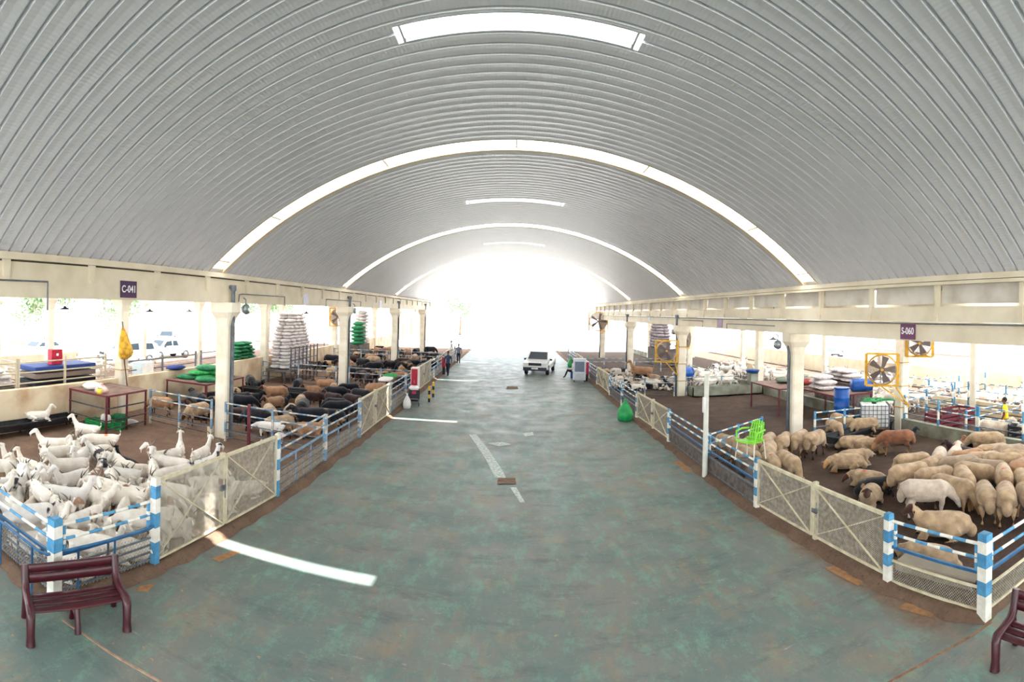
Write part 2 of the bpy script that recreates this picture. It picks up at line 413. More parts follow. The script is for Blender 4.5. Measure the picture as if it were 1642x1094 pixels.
m0 = N.new('ShaderNodeMixShader'); m0.inputs[0].default_value = .3; L.new(tp.outputs[0], m0.inputs[1]); L.new(t2.outputs[0], m0.inputs[2])
mx = N.new('ShaderNodeMixShader'); mx.inputs[0].default_value = .05; L.new(m0.outputs[0], mx.inputs[1]); L.new(b.outputs[0], mx.inputs[2]); L.new(mx.outputs[0], N['Material Output'].inputs[0])
CREAMF = mat('cream_window_frame', srgb(226,206,176), .6)
wn = 0
def arc_sheet(mb, ph0, ph1, y0, y1, off0, off1, n=48, mi=0):
    vs = []
    for k in range(n+1):
        ph = ph0+(ph1-ph0)*k/n; vs += [arch(ph, y0, off0), arch(ph, y1, off1)]
    mb.add(vs, [(2*k, 2*k+2, 2*k+3, 2*k+1) for k in range(n)], mi, True)
def arc_bar(mb, ph0, ph1, y, wy, off, th, n=48, mi=0):
    for (a, b2, c_, d_) in ((y-wy/2, y+wy/2, off, off), (y-wy/2, y-wy/2, off, off+th), (y+wy/2, y+wy/2, off+th, off), (y+wy/2, y-wy/2, off+th, off+th)):
        arc_sheet(mb, ph0, ph1, a, b2, c_, d_, n, mi)
for a in ARC:
    if a+AW < d0: continue
    wn += 1
    fr = MB(); arc_bar(fr, -PH, PH, a+AW-.10, .20, -.03, .16); arc_bar(fr, -PH, PH, a+.0, .03, .0, .12)
    for dg in (-1.0, -.72, -.36, 0, .36, .72, 1.0):
        ph = dg*PH*.94 if abs(dg) == 1 else dg*PH
        arc_bar(fr, ph-.02/RR, ph+.02/RR, a+AW/2, AW, .03, .04, 2)
    fo = tag(fr.build('window_%d' % wn, CREAMF), kind='structure')
    gl = MB(); arc_sheet(gl, -PH, PH, a, a+AW, .075, .075); gl.build('pane', TR, fo)
for s_ in SHORT:
    if s_ < d0: continue
    wn += 1
    fr = MB()
    for y in (s_-.02, s_+SW+.02): arc_bar(fr, -SPHI-.002, SPHI+.002, y, .04, -.0, .10, 16)
    for ph in (-SPHI, SPHI): arc_bar(fr, ph-.02/RR, ph+.02/RR, s_+SW/2, SW, 0, .10, 2)
    fo = tag(fr.build('window_%d' % wn, mat('pale_grey_trim', srgb(200,204,206), .5)), kind='structure')
    for (y0_, y1_, m_) in ((s_-.30, s_+.10, TR), (s_+.10, s_+.42, CL), (s_+.42, s_+SW+.30, TR)):  # clear band kept narrow between translucent sheets to shape the sun strip
        gl = MB(); arc_sheet(gl, -SPHI, SPHI, y0_, y1_, .07, .07, 16); gl.build('pane', m_, fo)
    for q_ in (-1, 1):  # translucent side sheets added to block stray sun past the pane
        gl = MB(); arc_sheet(gl, q_*SPHI, q_*(SPHI+.035), s_-.30, s_+SW+.30, .071, .071, 4); gl.build('pane', TR, fo)

# ------------------------------------------------ eaves, beams, clerestory
D0 = -14.0
def trim(name, a, b2, m_): return tag(MB().bb(a, b2).build(name, m_), kind='structure')
trim('trim_1', (-9.85, D0, 5.70), (-9.45, DEND, 5.86), CREAM)
trim('beam_left', (-9.95, D0, 4.84), (-9.58, DEND, 5.66), CREAM)
tag(MB().bb((-9.8, D0, 5.655), (-9.6, DEND, 5.705)).build('trim_2', mat('dark_gap_strip', srgb(70,64,60), .9)), kind='structure')  # dark strip along the line between eave trim and beam
trim('trim_3', (9.45, D0, 5.72), (9.95, DEND, 5.86), CREAM)
trim('trim_4', (9.42, D0, 5.62), (9.62, DEND, 5.70), CREAM)
trim('beam_right_upper', (9.62, D0, 4.68), (10.15, DEND, 5.08), CREAM)
trim('beam_right', (9.72, D0, 4.17), (10.2, DEND, 4.675), CREAM)
SCR = mat('grey_screen_sheet', srgb(214,208,200), .8, col2=srgb(176,166,154), scale=1.1, lo=.45, hi=.75)
k = 0
y = -12.0
while y < DEND-2.5:
    y2 = y+2.56
    tag(MB().bb((9.80, y+.05, 5.16), (9.83, y2-.05, 5.73)).build('wall_right_screen', SCR), kind='structure')
    b_ = MB(); b_.bb((9.60, y-.05, 4.76), (9.74, y+.05, 5.66)); b_.bb((9.56, y-.07, 4.70), (9.64, y+.07, 4.86))
    tag(b_.build('trim_5', CREAM), kind='structure')
    b_ = MB(); b_.bb((-9.60, y-.09, 5.30), (-9.50, y+.09, 5.70)); b_.bb((-9.58, y-.06, 5.22), (-9.52, y+.06, 5.32))
    tag(b_.build('trim_6', CREAM), kind='structure')
    y = y2
# side-aisle roofs; unseen translucent strips added to brighten the aisles
SR = mat('side_roof_sheet', srgb(206,204,198), .6, col2=srgb(190,188,182))
for side in (-1, 1):
    mb = MB(); g2 = MB()
    y = D0; x0, x1 = 9.5, 24.0
    while y < DEND:
        mb.bb((side*x0, y, 5.98), (side*x1, y+4.4, 6.06)); mb.bb((side*x0, y+4.4, 5.98), (side*11.2, y+6.4, 6.06)); mb.bb((side*22.5, y+4.4, 5.98), (side*x1, y+6.4, 6.06))
        g2.bb((side*11.2, y+4.4, 6.03), (side*22.5, y+6.4, 6.035))
        y += 6.4
    ro = tag(mb.build('ceiling_%s' % ('left' if side < 0 else 'right'), SR), kind='structure')
    g2.build('pane', TR, ro)
    for i, xx in enumerate((15.2, 20.4)):
        zz = 5.25 if side < 0 else 5.1
        trim('beam_side', (side*xx-.18, D0, zz), (side*xx+.18, DEND, 5.95), CREAM)
# ------------------------------------------------ columns
def col_mesh(w_, top, flare, seed, fl_h=.55):
    mb = MB()
    def ring(hw, z, ch): return [(sx*hw*1.0 if i else sx*hw, sy*hw, z) for i, (sx, sy) in enumerate(())]
    def sec(hx, hy, z, c):
        return [(-hx+c,-hy,z),(hx-c,-hy,z),(hx,-hy+c,z),(hx,hy-c,z),(hx-c,hy,z),(-hx+c,hy,z),(-hx,hy-c,z),(-hx,-hy+c,z)]
    h = w_/2; c = .05
    secs = [sec(h, h, 0, c), sec(h, h, top-fl_h-.28, c), sec(h+flare*.4, h+.02, top-fl_h, .06), sec(h+flare, h+flare*.7, top-.34, .09), sec(h+flare, h+flare*.7, top, .09)]
    vs = [p for s_ in secs for p in s_]
    fs = [(i*8+k, i*8+(k+1)%8, (i+1)*8+(k+1)%8, (i+1)*8+k) for i in range(len(secs)-1) for k in range(8)]
    fs += [tuple(range(8))[::-1], tuple(range(len(vs)-8, len(vs)))]
    mb.add(vs, fs); return mb
ords = ['nearest', 'second', 'third', 'fourth', 'fifth', 'sixth', 'seventh']
DK = [15.0+12.8*k for k in range(4)]
def conduit(side, x, y, top, root):
    s_ = -side
    MB().tube([(s_*.31, 0, 0), (s_*.31, 0, top+.45), (s_*.28, 0, top+.55), (s_*.16, 0, top+.56)], .075, 10).tube([(s_*.31,.0,top+.42),(s_*.31,0,top+.62)], .11, 10).build('downpipe', PIPE, root)
BAND = mat('yellow_strap', srgb(190,150,80), .6)
for side, sname, top in ((-1, 'left', 4.85), (1, 'right', 4.18)):
    for k, d in enumerate(DK):
        x = side*9.72
        if side > 0 and k == 0: x, d = 10.35, 16.1
        if side > 0: d = (16.1, 27.9, 40.6, 53.4)[k]; x = (10.3, 9.85, 9.8, 9.8)[k]
        r = empty('column', (x, d, 0)); tag(r, '%s cream concrete column of the %s row beside the road, with grey downpipe' % (ords[k], sname), 'column', 'columns beside the road')
        col_mesh(.50, top, .20, k).build('shaft', COLM, r)
        conduit(side, x, d, top, r)
        if k == 0 and side < 0:
            MB().lathe([(0,.34),(.07,.34),(.09,.30),(.10,.26)], (.0,-.25,1.0), 12, axis='X').build('tap_box', CHROME, r)
            MB().bb((-.42,-.42,0), (-.26,-.26,.42)).build('base_block', WALLM, r)
        if side > 0 and k == 1:
            for z in (.9, 1.9, 2.9): MB().bb((-.27,-.27,z),(.27,.27,z+.05)).build('strap', BAND, r)
    for row, xx in ((2, 15.2), (3, 20.4), (4, 25.6)):
        for k, d in enumerate([15.3, 28.1, 40.9, 53.7]):
            if row == 4 and k > 2: continue
            tp = {2: 5.25 if side < 0 else 5.1, 3: 5.25 if side < 0 else 5.1, 4: 5.2}[row]
            r = empty('column', (side*xx, d, 0))
            tag(r, '%s cream column of the %s row behind the %s pens' % (ords[k], {2:'first',3:'second',4:'outermost'}[row], sname), 'column', 'columns behind the pens')
            col_mesh(.46 if row == 2 else .38, tp, .17, k).build('shaft', COLM, r)
            if row == 2 and k == 0:
                for z in (1.0, 1.9, 2.9) if side > 0 else (1.9,): MB().bb((-.25,-.25,z),(.25,.25,z+.04)).build('strap', BAND, r)
    if side > 0:
        pass
# extra near-left columns seen through the first opening
for (px, d, xx) in ():
    pass
# ------------------------------------------------ low walls behind the pens
tag(MB().bb((-15.45, 5.0, 0), (-15.15, DEND, 1.55)).build('wall_left', WALLM), kind='structure')
tag(MB().bb((15.0, 5.0, 0), (15.25, DEND, .55)).build('wall_right', GWALL), kind='structure')
tag(MB().bb((-26.3, 2.0, 0), (-26.05, 22, 1.9)).build('wall_left_outer', CREAM), kind='structure')
tag(MB().bb((26.05, 2.0, 0), (26.3, DEND, 1.5)).build('wall_right_outer', CREAM), kind='structure')
tag(MB().bb((20.3, 3.0, 0), (20.5, 42, .7)).build('wall_right_inner', WALLM), kind='structure')
# ================================================ fences and gates
SM = [WHITE, BLUE, DBLUE, WIRE, BOARD, GATE, DSTEEL, FADEW, FADEB, STEEL]
iW, iB, iDB, iWI, iBO, iG, iDS, iFW, iFB, iST = range(10)
def mesh_wires(mb, L_, z0, z1, sp=.06, th=.005, mi=iWI):
    """diamond wire in the x-z plane, x from 0 to L_"""
    H_ = z1-z0
    n = int((L_+H_)/sp)
    for i in range(n+1):
        s_ = i*sp
        a0 = max(0, s_-H_); a1 = min(L_, s_)
        if a1-a0 > .01:
            mb.bar((a0, 0, z0+(s_-a0)), (a1, 0, z0+(s_-a1)), th, th, mi)
            mb.bar((L_-a0, 0, z0+(s_-a0)), (L_-a1, 0, z0+(s_-a1)), th, th, mi)
def place(root, a, b):
    a = Vector((a[0], a[1], 0)); b = Vector((b[0], b[1], 0)); d = b-a
    root.location = a; root.rotation_euler = (0, 0, atan2(d.y, d.x)); return d.length
def fence_post(x, y, h, label, near=True, sq=False, grp='striped fence posts', cols=(iW, iB), w_=.11, z0=0):
    mb = MB(); n = 5
    ph = [0, .30, .46, .62, .78, .92, 1.0] if not sq else [0, .2, .4, .6, .8, .9, 1.0]
    seq = [cols[0], cols[1], cols[0], cols[1], cols[0], cols[1]]
    for i in range(6):
        mb.box((0, 0, h*(ph[i]+ph[i+1])/2), (w_, w_, h*(ph[i+1]-ph[i])), seq[i])
    o = mb.build('fence_post', SM, loc=(x, y, z0)); tag(o, label, 'fence post', grp)
    MB().box((0, 0, h+.006), (w_*.75, w_*.75, .012), 0).build('post_cap', SM[seq[5]], o)
    return o
def panel(a, b, h, label, kind='board', cat='fence', grp='fence panels', faded=False, gap=.09, low=.12, stripe=.33, zlow=None):
    """two striped rails over a blue rail, boards or wire below"""
    r = empty('rail_fence'); L_ = place(r, a, b); x0, x1 = gap, L_-gap
    W_, B_ = (iFW, iFB) if faded else (iW, iB)
    n = max(2, int(round((x1-x0)/stripe))); n += 1-n % 2
    zt, zm, zb = h*.94, h*.76, h*.58
    MB().stripes((x0,0,zt), (x1,0,zt), .055, n, (W_, B_), rnd=True).build('top_rail', SM, r)
    MB().stripes((x0,0,zm), (x1,0,zm), .05, n, (B_, W_), rnd=True).build('middle_rail', SM, r)
    MB().bar((x0,0,zb), (x1,0,zb), .045, .045, 0).build('lower_rail', [SM[iFB] if faded else SM[iDB]], r)
    for xx in (x0+.06, x1-.06):
        MB().stripes((xx,0,zb), (xx,0,zt), .045, 3, (B_, W_)).build('upright', SM, r)
    if kind == 'board':
        MB().bb((x0,-.012,low+.02), (x1,.012,zb-.20)).build('board', [BOARD], r)
        MB().bar((x0,0,zb-.17),(x1,0,zb-.17),.02,.06).bar((x0,0,low+.02),(x1,0,low+.02),.03,.05).build('board_frame', [STEEL], r)
    elif kind == 'rails':
        mb = MB()
        for i in range(4):
            z = low+.05+(zb-low-.1)*i/4; mb.bar((x0,0,z),(x1,0,z),.03,.03,0)
        mb.build('lower_bars', [STEEL], r)
        nn = max(2, int(L_/.8))
        for i in range(1, nn): xx = x0+(x1-x0)*i/nn; MB().bar((xx,0,low),(xx,0,zb),.03,.03,0).build('vertical_bar', [SM[iFB] if faded else STEEL], r)
        mb = MB(); mesh_wires(mb, x1-x0, low, min(zb-.1, low+.55), .07, .005, 0)
        o = mb.build('wire_mesh', [WIRE], r); o.location.x = x0
    elif kind == 'wire':
        mb = MB(); mesh_wires(mb, x1-x0, low, zb-.28, .05, .006, 0)
        o = mb.build('wire_mesh', [WIRE], r); o.location.x = x0
        MB().bar((x0,0,zb-.24),(x1,0,zb-.24),.035,.035).bar((x0,0,low),(x1,0,low),.03,.04).build('mesh_frame', [SM[iG]], r)
    tag(r, label, 'fence', grp); return r
def gate_leaf(a, b, h, label, braces=2, latch=1, low=.17, top_lean=0.0, wm=.05):
    r = empty('gate_leaf'); L_ = place(r, a, b); x0, x1 = .05, L_-.03
    MB().bar((x0,0,h),(x1,0,h),.06,.06).bar((x0,0,low),(x1,0,low),.04,.04).bar((x0,0,low),(x0,0,h),.05,.05).bar((x1,0,low),(x1,0,h),.05,.05).build('gate_frame', [GATE], r)
    MB().bar((x0,.015,low),(x1,.015,h),.035,.02).build('brace', [GATE], r)
    MB().bar((x0,-.015,h),(x1,-.015,low),.035,.02).build('brace', [GATE], r)
    mb = MB(); mesh_wires(mb, x1-x0, low, h, wm, .0055, 0)
    o = mb.build('wire_mesh', [WIRE], r); o.location.x = x0
    if latch:
        MB().bb((x1-.12,-.04,h*.55),(x1+.03,.04,h*.62)).tube([(x1-.02,-.05,h*.45),(x1-.02,-.05,h*.7)],.012,6).build('latch', [STEEL], r)
    tag(r, label, 'gate', 'wire mesh gates'); return r
LP = [6.73, 10.87, 14.05, 17.15, 21.6, 24.8, 28.0, 32.4, 35.6, 38.8, 43.2, 46.4, 49.6]
RP = [6.45, 10.75, 13.9, 17.5, 21.9, 25.0, 28.2, 32.6, 35.8, 39.0, 43.4, 46.6, 49.8]
names = ['first', 'second', 'third', 'fourth', 'fifth', 'sixth', 'seventh', 'eighth', 'ninth', 'tenth', 'eleventh', 'twelfth', 'thirteenth']
HL = lambda d: 1.62 if d < 13 else 1.5
HR = 1.28
for side, LST, sn in ((-1, LP, 'left'), (1, RP, 'right')):
    for i, d in enumerate(LST):
        h = HL(d) if side < 0 else HR+(.08 if 13 < d < 15 else 0)
        fence_post(fx(side, d), d, h, '%s striped post from the bench along the %s roadside fence' % (names[i], sn), cols=((iW, iB) if side > 0 else ((iB, iW) if d < 12 else (iFB, iFW))), w_=.13 if d < 7 else .11)
    for i in range(len(LST)-1):
        d0_, d1_ = LST[i], LST[i+1]
        a = (fx(side, d0_), d0_); b = (fx(side, d1_), d1_)
        if i % 3 == 0:
            m = ((a[0]+b[0])/2+side*(.02), (a[1]+b[1])/2)
            h = (HL(d0_)-.05) if side < 0 else HR-.04
            low = .14 if side < 0 else .20
            wm = .04 if d0_ < 15 else .07
            gate_leaf(a, m, h, 'nearer mesh leaf of the %s cream double gate in the %s fence' % (names[i//3], sn), low=low, wm=wm)
            gate_leaf(b, m, h, 'farther mesh leaf of the %s cream double gate in the %s fence' % (names[i//3], sn), low=low, latch=0, wm=wm)
            if i < 4:
                o = MB().box((0,0,(h+.05)/2),(.09,.09,h+.05)).build('gate_post', [GATE], loc=(m[0]+side*.07, m[1], 0)); tag(o, 'cream middle post where the %s double gate in the %s fence closes' % (names[i//3], sn), 'gate post', 'middle gate posts')
                if side < 0 and i == 0:
                    MB().bb((-.05,-.07,.95),(.06,.0,1.08)).build('rag', mat('dark_red_rag', srgb(110,30,44), .8), o)
        else:
            kind = 'board' if side > 0 else 'rails'
            pl = panel(a, b, HL(d0_)-.03 if side < 0 else HR, '%s stretch from the bench of the %s roadside fence, %s' % (names[i], sn, 'dark boards below' if side > 0 else 'grey bars below'), kind, faded=(side < 0), gap=.07, low=.15 if side > 0 else .10)
# corner posts and front panels
cl = (-6.12, 4.75); cr_ = (6.5, 4.62)
fence_post(cl[0], cl[1], 1.35, 'thick blue and white corner post of the goat pen behind the left bench', w_=.17)
fence_post(cr_[0], cr_[1], 1.35, 'thick blue and white corner post of the sheep pen beside the right bench', w_=.17)
panel((fx(-1,6.73), 6.73), cl, 1.30, 'blue and white rails between left corner post and first left gate', 'rails', gap=.10, low=.14, stripe=.27)
panel(cl, (-9.3, 4.85), 1.30, 'blue and white striped panel running left from the goat pen corner post', 'rails', gap=.12, low=.14, stripe=.40)
panel((fx(1,6.45), 6.45), cr_, 1.24, 'blue and white rails with wire mesh below, by the right corner post', 'wire', gap=.09, low=.12, stripe=.27)
panel(cr_, (10.0, 4.62), 1.24, 'blue and white striped panel running right from the sheep pen corner post', 'wire', gap=.12, low=.12, stripe=.40)
fence_post(-9.4, 4.85, 1.35, 'blue and white striped post at the left end of the goat pen front', w_=.13)
# feed ledge behind the right corner panel
o = MB().bar((6.34,6.3,.50),(6.72,4.9,.50),.35,.05).bar((6.18,6.3,.42),(6.55,4.9,.42),.03,.16).build('feed_ledge', [mat('dusty_concrete', srgb(150,138,122), .9)]); tag(o, 'dusty concrete feed ledge inside the right corner panel of the sheep pen', 'feed ledge')
# blue pipe gate laid against the left front panel
r = empty('pipe_rack', (-6.15, 4.6, 0)); tag(r, 'dark blue pipe rail standing in front of the goat pen corner post', 'rail')
z = .80
pts = [(-2.6,.08,z),(-.2,-.02,z),(0.0,.02,z+.0),(.45,1.85,z+.0),(.47,1.98,z+.03)]
MB().tube(pts, .024, 8).build('top_pipe', [DBLUE], r)
for q in ((-.35,-.02),(.13,.55),(.30,1.2),(-1.4,.03)): MB().tube([(q[0],q[1],0.0),(q[0],q[1],z)], .02, 8).build('leg', [DBLUE], r)
# divider fences across the pens
def divider(a, b, h, label, faded=True, nr=3, gate=True, stripe=.3, posts=True):
    r = empty('divider_fence'); L_ = place(r, a, b)
    W_, B_ = (iFW, iFB) if faded else (iW, iB)
    n = max(3, int(L_/stripe))
    for i in range(nr):
        z = h*(1-.24*i)
        (MB().stripes((0,0,z), (L_,0,z), .05, n, (W_, B_) if i % 2 == 0 else (B_, W_), rnd=True) if i < 2 else MB().bar((0,0,z),(L_,0,z),.035,.035,iST)).build('rail', SM, r)
    if gate:
        mb = MB()
        for i in range(2): z = h*(.32-.18*i); mb.bar((0,0,z),(L_,0,z),.03,.03)
        mb.build('lower_bars', [DSTEEL], r)
    if posts:
        for t in ((0, .5, 1.0) if L_ > 2.5 else (0, 1.0)):
            MB().stripes((L_*t,0,0), (L_*t,0,h+.05), .07, 4, (W_, B_)).build('post', SM, r)
    return tag(r, label, 'fence', 'fences between pens')
divider((-9.98, 14.6), (-13.0, 14.75), 1.35, 'faded striped rail fence from the first left column back to the maroon platform', nr=4)
divider((-9.35, 14.55), (-5.55, 14.3), 1.35, 'faded striped rail gate from the first left column out to the roadside fence', nr=4)
o = MB().box((0,0,.72),(.09,.09,1.44)).build('rusty_post', [REDFR], loc=(-8.35, 14.45, 0)); tag(o, 'rusty maroon post in the striped gate beside the first left column', 'fence post')
for k, d in enumerate((27.6, 40.3)):
    divider((-5.5, d), (-9.3, d), 1.3, '%s faded rail fence dividing the farther left pens, road side of the column' % names[k])
    divider((-10.1, d), (-15.0, d), 1.3, '%s faded rail fence dividing the farther left pens, wall side of the column' % names[k])
divider((5.9, 13.95), (8.6, 15.6), 1.15, 'striped rail fence behind the row of sheep rumps under the green chair', faded=False, nr=3)
divider((10.9, 15.6), (13.6, 15.4), 1.15, 'striped rail fence between the first right column and the caged tank', faded=False, nr=3)
divider((5.8, 27.6), (9.4, 27.7), 1.1, 'white rail fence by the second right column before the lying flock', nr=2)
divider((10.2, 27.8), (14.8, 28.0), 1.1, 'rail fence between the second right column and the wall row', nr=3)
divider((5.8, 40.4), (9.4, 40.5), 1.1, 'white rail fence by the third right column', nr=2)
divider((10.2, 40.5), (14.8, 40.5), 1.1, 'rail fence from the third right column to the wall row', nr=3)
divider((15.1, 15.0), (15.1, 11.2), 1.5, 'blue and white rails on the low grey wall beside the banded column', faded=False, nr=3, gate=False, stripe=.28)
divider((15.1, 11.1), (15.1, 7.2), 1.5, 'blue and white rails on the low wall in front of the man in yellow', faded=False, nr=3, gate=False, stripe=.28)
divider((15.1, 7.1), (15.1, 5.0), 1.5, 'blue and white rails on the low wall at the right edge of view', faded=False, nr=3, gate=False, stripe=.28)
divider((15.6, 16.0), (20.0, 16.4), 1.4, 'crossing blue and white rails behind the banded column', faded=False, nr=3, stripe=.26)
divider((20.3, 15.6), (20.3, 11.0), 1.6, 'blue and white rails along the second wall, nearer stretch', faded=False, nr=3, stripe=.26)
divider((20.5, 11.0), (25.8, 11.0), 1.5, 'blue and white rails closing the outer right pen, nearer stretch', faded=False, nr=3, stripe=.26)
divider((20.3, 28.0), (20.3, 16.5), 1.5, 'blue and white rails along the second wall, farther stretch', faded=False, nr=3, stripe=.3)
divider((15.6, 24.0), (20.2, 24.0), 1.4, 'striped rails behind the sack tables on the right', faded=False, nr=3, stripe=.3)
divider((20.5, 18.5), (25.8, 18.5), 1.5, 'blue and white rails closing the outer right pen, farther stretch', faded=False, nr=3, stripe=.26)
divider((15.5, 12.0), (20.0, 11.6), 1.2, 'blue and white sloping rails over the wire crates left of the man in yellow', faded=False, nr=2, stripe=.26)
# left outer racks behind the wall
def rack(a, b, z0, h, label, nr=4, m_=None):
    r = empty('rail_rack'); L_ = place(r, a, b)
    for i in range(nr):
        z = z0+h*(i+.6)/nr; MB().tube([(0,0,z),(L_,0,z)], .03, 8).build('rail', [m_ or FADEW], r)
    for t in (0, .5, 1): MB().box((L_*t,0,(z0+h)/2),(.08,.08,z0+h)).build('post', [m_ or FADEW], r)
    return tag(r, label, 'fence', 'rail racks behind the left wall')
CR_ = mat('dusty_cream_rail', srgb(196,184,160), .6)
rack((-15.8, 7.0), (-15.8, 10.3), 1.0, 1.6, 'dusty cream rails on the left wall in front of the white sack heap', 4, CR_)
rack((-15.8, 10.4), (-15.8, 14.9), 1.0, 1.6, 'dusty cream rails on the left wall left of the yellow bag column', 4, CR_)
rack((-15.8, 16.0), (-15.8, 21.5), 1.0, 1.3, 'thin grey rails behind the green sack heap', 3, STEEL)
rack((-15.8, 22.0), (-15.8, 27.5), 1.3, 1.0, 'thin grey rails beside the stacked green sacks', 3, STEEL)
rack((-20.3, 8.0), (-20.3, 15.0), 0, 1.6, 'pale rails of the outer left pen, nearer stretch', 4, FADEW)
rack((-20.3, 15.8), (-20.3, 27.8), 0, 1.5, 'pale rails of the outer left pen, farther stretch', 4, FADEW)
rack((-20.5, 15.5), (-26, 15.5), 0, 1.5, 'pale cross rails of the outer left pen', 4, FADEW)
rack((-15.8, 29), (-15.8, 40), 0.6, 1.2, 'grey rails far back between sack mountain and green sacks', 3, STEEL)
panel((-9.4, 4.85), (-12.3, 4.85), 1.30, 'second blue and white striped panel left of the goat pen corner post', 'rails', gap=.12, low=.14, stripe=.40)
panel((-12.3, 4.85), (-15.1, 4.85), 1.30, 'third blue and white striped panel, reaching the left wall', 'rails', gap=.12, low=.14, stripe=.40)
fence_post(-12.3, 4.85, 1.35, 'blue and white striped post between second and third front panels at left', w_=.13)
panel((10.1, 4.62), (14.9, 4.8), 1.24, 'second blue and white striped panel right of the sheep pen corner post', 'wire', gap=.12, low=.12, stripe=.40)
fence_post(10.05, 4.62, 1.30, 'blue and white striped post between the front panels of the sheep pen', w_=.13)
# ================================================ animals: lofted limbs fused into one skin
def fuse(name, mb, voxel, smooth_it, mats, regions):
    me = mb.mesh(name+'_raw'); o = bpy.data.objects.new('tmp', me); COL.objects.link(o)
    m = o.modifiers.new('r', 'REMESH'); m.mode = 'VOXEL'; m.voxel_size = voxel; m.adaptivity = 0
    m = o.modifiers.new('s', 'SMOOTH'); m.factor = .5; m.iterations = smooth_it
    dg = bpy.context.evaluated_depsgraph_get(); dg.update()
    out = bpy.data.meshes.new_from_object(o.evaluated_get(dg)); out.name = name
    bpy.data.objects.remove(o); bpy.data.meshes.remove(me)
    out.materials.clear()
    for m in mats: out.materials.append(m)
    for p in out.polygons:
        p.use_smooth = True; c = p.center; p.material_index = 0
        for (mi, q, r) in regions:
            if isinstance(r, tuple):
                if all(abs(c[i]-q[i]) < r[i] for i in range(3)): p.material_index = mi; break
            elif (c-Vector(q)).length < r: p.material_index = mi; break
    return out
def wool_mat(name, c1, c2, bump=.9, bs=26, patch=None, pl=.55, ph=.6, ps=3.0):
    if name in MT: return MT[name]
    m = bpy.data.materials.new(name); m.use_nodes = True; nt = m.node_tree; N = nt.nodes; L = nt.links
    b = N['Principled BSDF']; b.inputs['Roughness'].default_value = .95; b.inputs['Specular IOR Level'].default_value = .1
    b.inputs['Sheen Weight'].default_value = .25
    tc = N.new('ShaderNodeTexCoord'); oi = N.new('ShaderNodeObjectInfo'); cb = N.new('ShaderNodeCombineXYZ')
    for i in range(3): L.new(oi.outputs['Random'], cb.inputs[i])
    ad = N.new('ShaderNodeVectorMath'); ad.operation = 'MULTIPLY_ADD'; ad.inputs[1].default_value = (31, 57, 73); L.new(cb.outputs[0], ad.inputs[0]); L.new(tc.outputs['Object'], ad.inputs[2])
    def nz(s, d=4):
        n = N.new('ShaderNodeTexNoise'); n.inputs['Scale'].default_value = s; n.inputs['Detail'].default_value = d; L.new(ad.outputs[0], n.inputs['Vector']); return n.outputs['Fac']
    def ramp(f, lo, hi, a, c):
        r = N.new('ShaderNodeValToRGB'); r.color_ramp.elements[0].position = lo; r.color_ramp.elements[1].position = hi; r.color_ramp.elements[0].color = a; r.color_ramp.elements[1].color = c; L.new(f, r.inputs[0]); return r.outputs[0]
    c = ramp(nz(5), .35, .68, c1, c2)
    if patch:
        x = N.new('ShaderNodeMix'); x.data_type = 'RGBA'; L.new(ramp(nz(ps, 2), pl, ph, (0,0,0,1), (1,1,1,1)), x.inputs[0]); L.new(c, x.inputs[6]); x.inputs[7].default_value = patch; c = x.outputs[2]
    hs = N.new('ShaderNodeHueSaturation'); mp = N.new('ShaderNodeMapRange'); mp.inputs[3].default_value = .86; mp.inputs[4].default_value = 1.08
    L.new(oi.outputs['Random'], mp.inputs[0]); L.new(mp.outputs[0], hs.inputs['Value']); L.new(c, hs.inputs['Color']); L.new(hs.outputs[0], b.inputs['Base Color'])
    bp = N.new('ShaderNodeBump'); bp.inputs['Strength'].default_value = bump; bp.inputs['Distance'].default_value = .02; L.new(nz(bs, 5), bp.inputs['Height']); L.new(bp.outputs[0], b.inputs['Normal'])
    MT[name] = m; return m
WOOL = wool_mat('cream_wool', srgb(192,164,132), srgb(150,124,98), 1.0)
SKINC = wool_mat('tan_short_hair', srgb(190,146,98), srgb(150,108,72), .3, 60)
FACEB = wool_mat('dark_brown_face_hair', srgb(84,52,42), srgb(56,36,32), .3, 60)
FACEW = wool_mat('white_face_hair', srgb(228,218,206), srgb(200,186,172), .3, 60)
BROWNW = wool_mat('brown_wool', srgb(142,94,68), srgb(108,70,52))
DBROWNW = wool_mat('dark_brown_wool', srgb(66,40,38), srgb(42,28,30))
BLACKW = wool_mat('black_wool', srgb(34,34,42), srgb(22,22,28))
WHITEW = wool_mat('white_wool', srgb(214,198,180), srgb(184,164,146))
PIEDW = wool_mat('black_and_white_wool', srgb(226,218,206), srgb(206,196,182), patch=srgb(36,34,40), pl=.50, ph=.54, ps=2.2)
PIEDB = wool_mat('black_wool_with_tan', srgb(44,42,46), srgb(30,30,36), patch=srgb(176,140,104), pl=.54, ph=.58, ps=2.2)
HOOF = mat('dark_hoof', srgb(52,42,38), .6)
PINKM = mat('pink_marker_spray', srgb(214,84,84), .9)
ORNG = mat('orange_marker_spray', srgb(226,140,84), .9)
GOATW = wool_mat('white_goat_hair', srgb(244,236,226), srgb(224,212,198), .5, 45)
GOATP = wool_mat('white_goat_hair_with_brown', srgb(242,234,224), srgb(222,210,198), .5, 45, patch=srgb(166,126,104), pl=.60, ph=.64, ps=2.4)
GOATG = wool_mat('white_goat_hair_with_black', srgb(240,234,228), srgb(222,214,208), .5, 45, patch=srgb(62,58,66), pl=.62, ph=.65, ps=2.4)
GOATB = wool_mat('black_goat_hair', srgb(30,32,44), srgb(22,24,32), .5, 45)
HORN = mat('grey_brown_horn', srgb(120,110,98), .5, col2=srgb(90,80,72))
def leg(mb, pts, rs): mb.tube(pts, rs, 8)
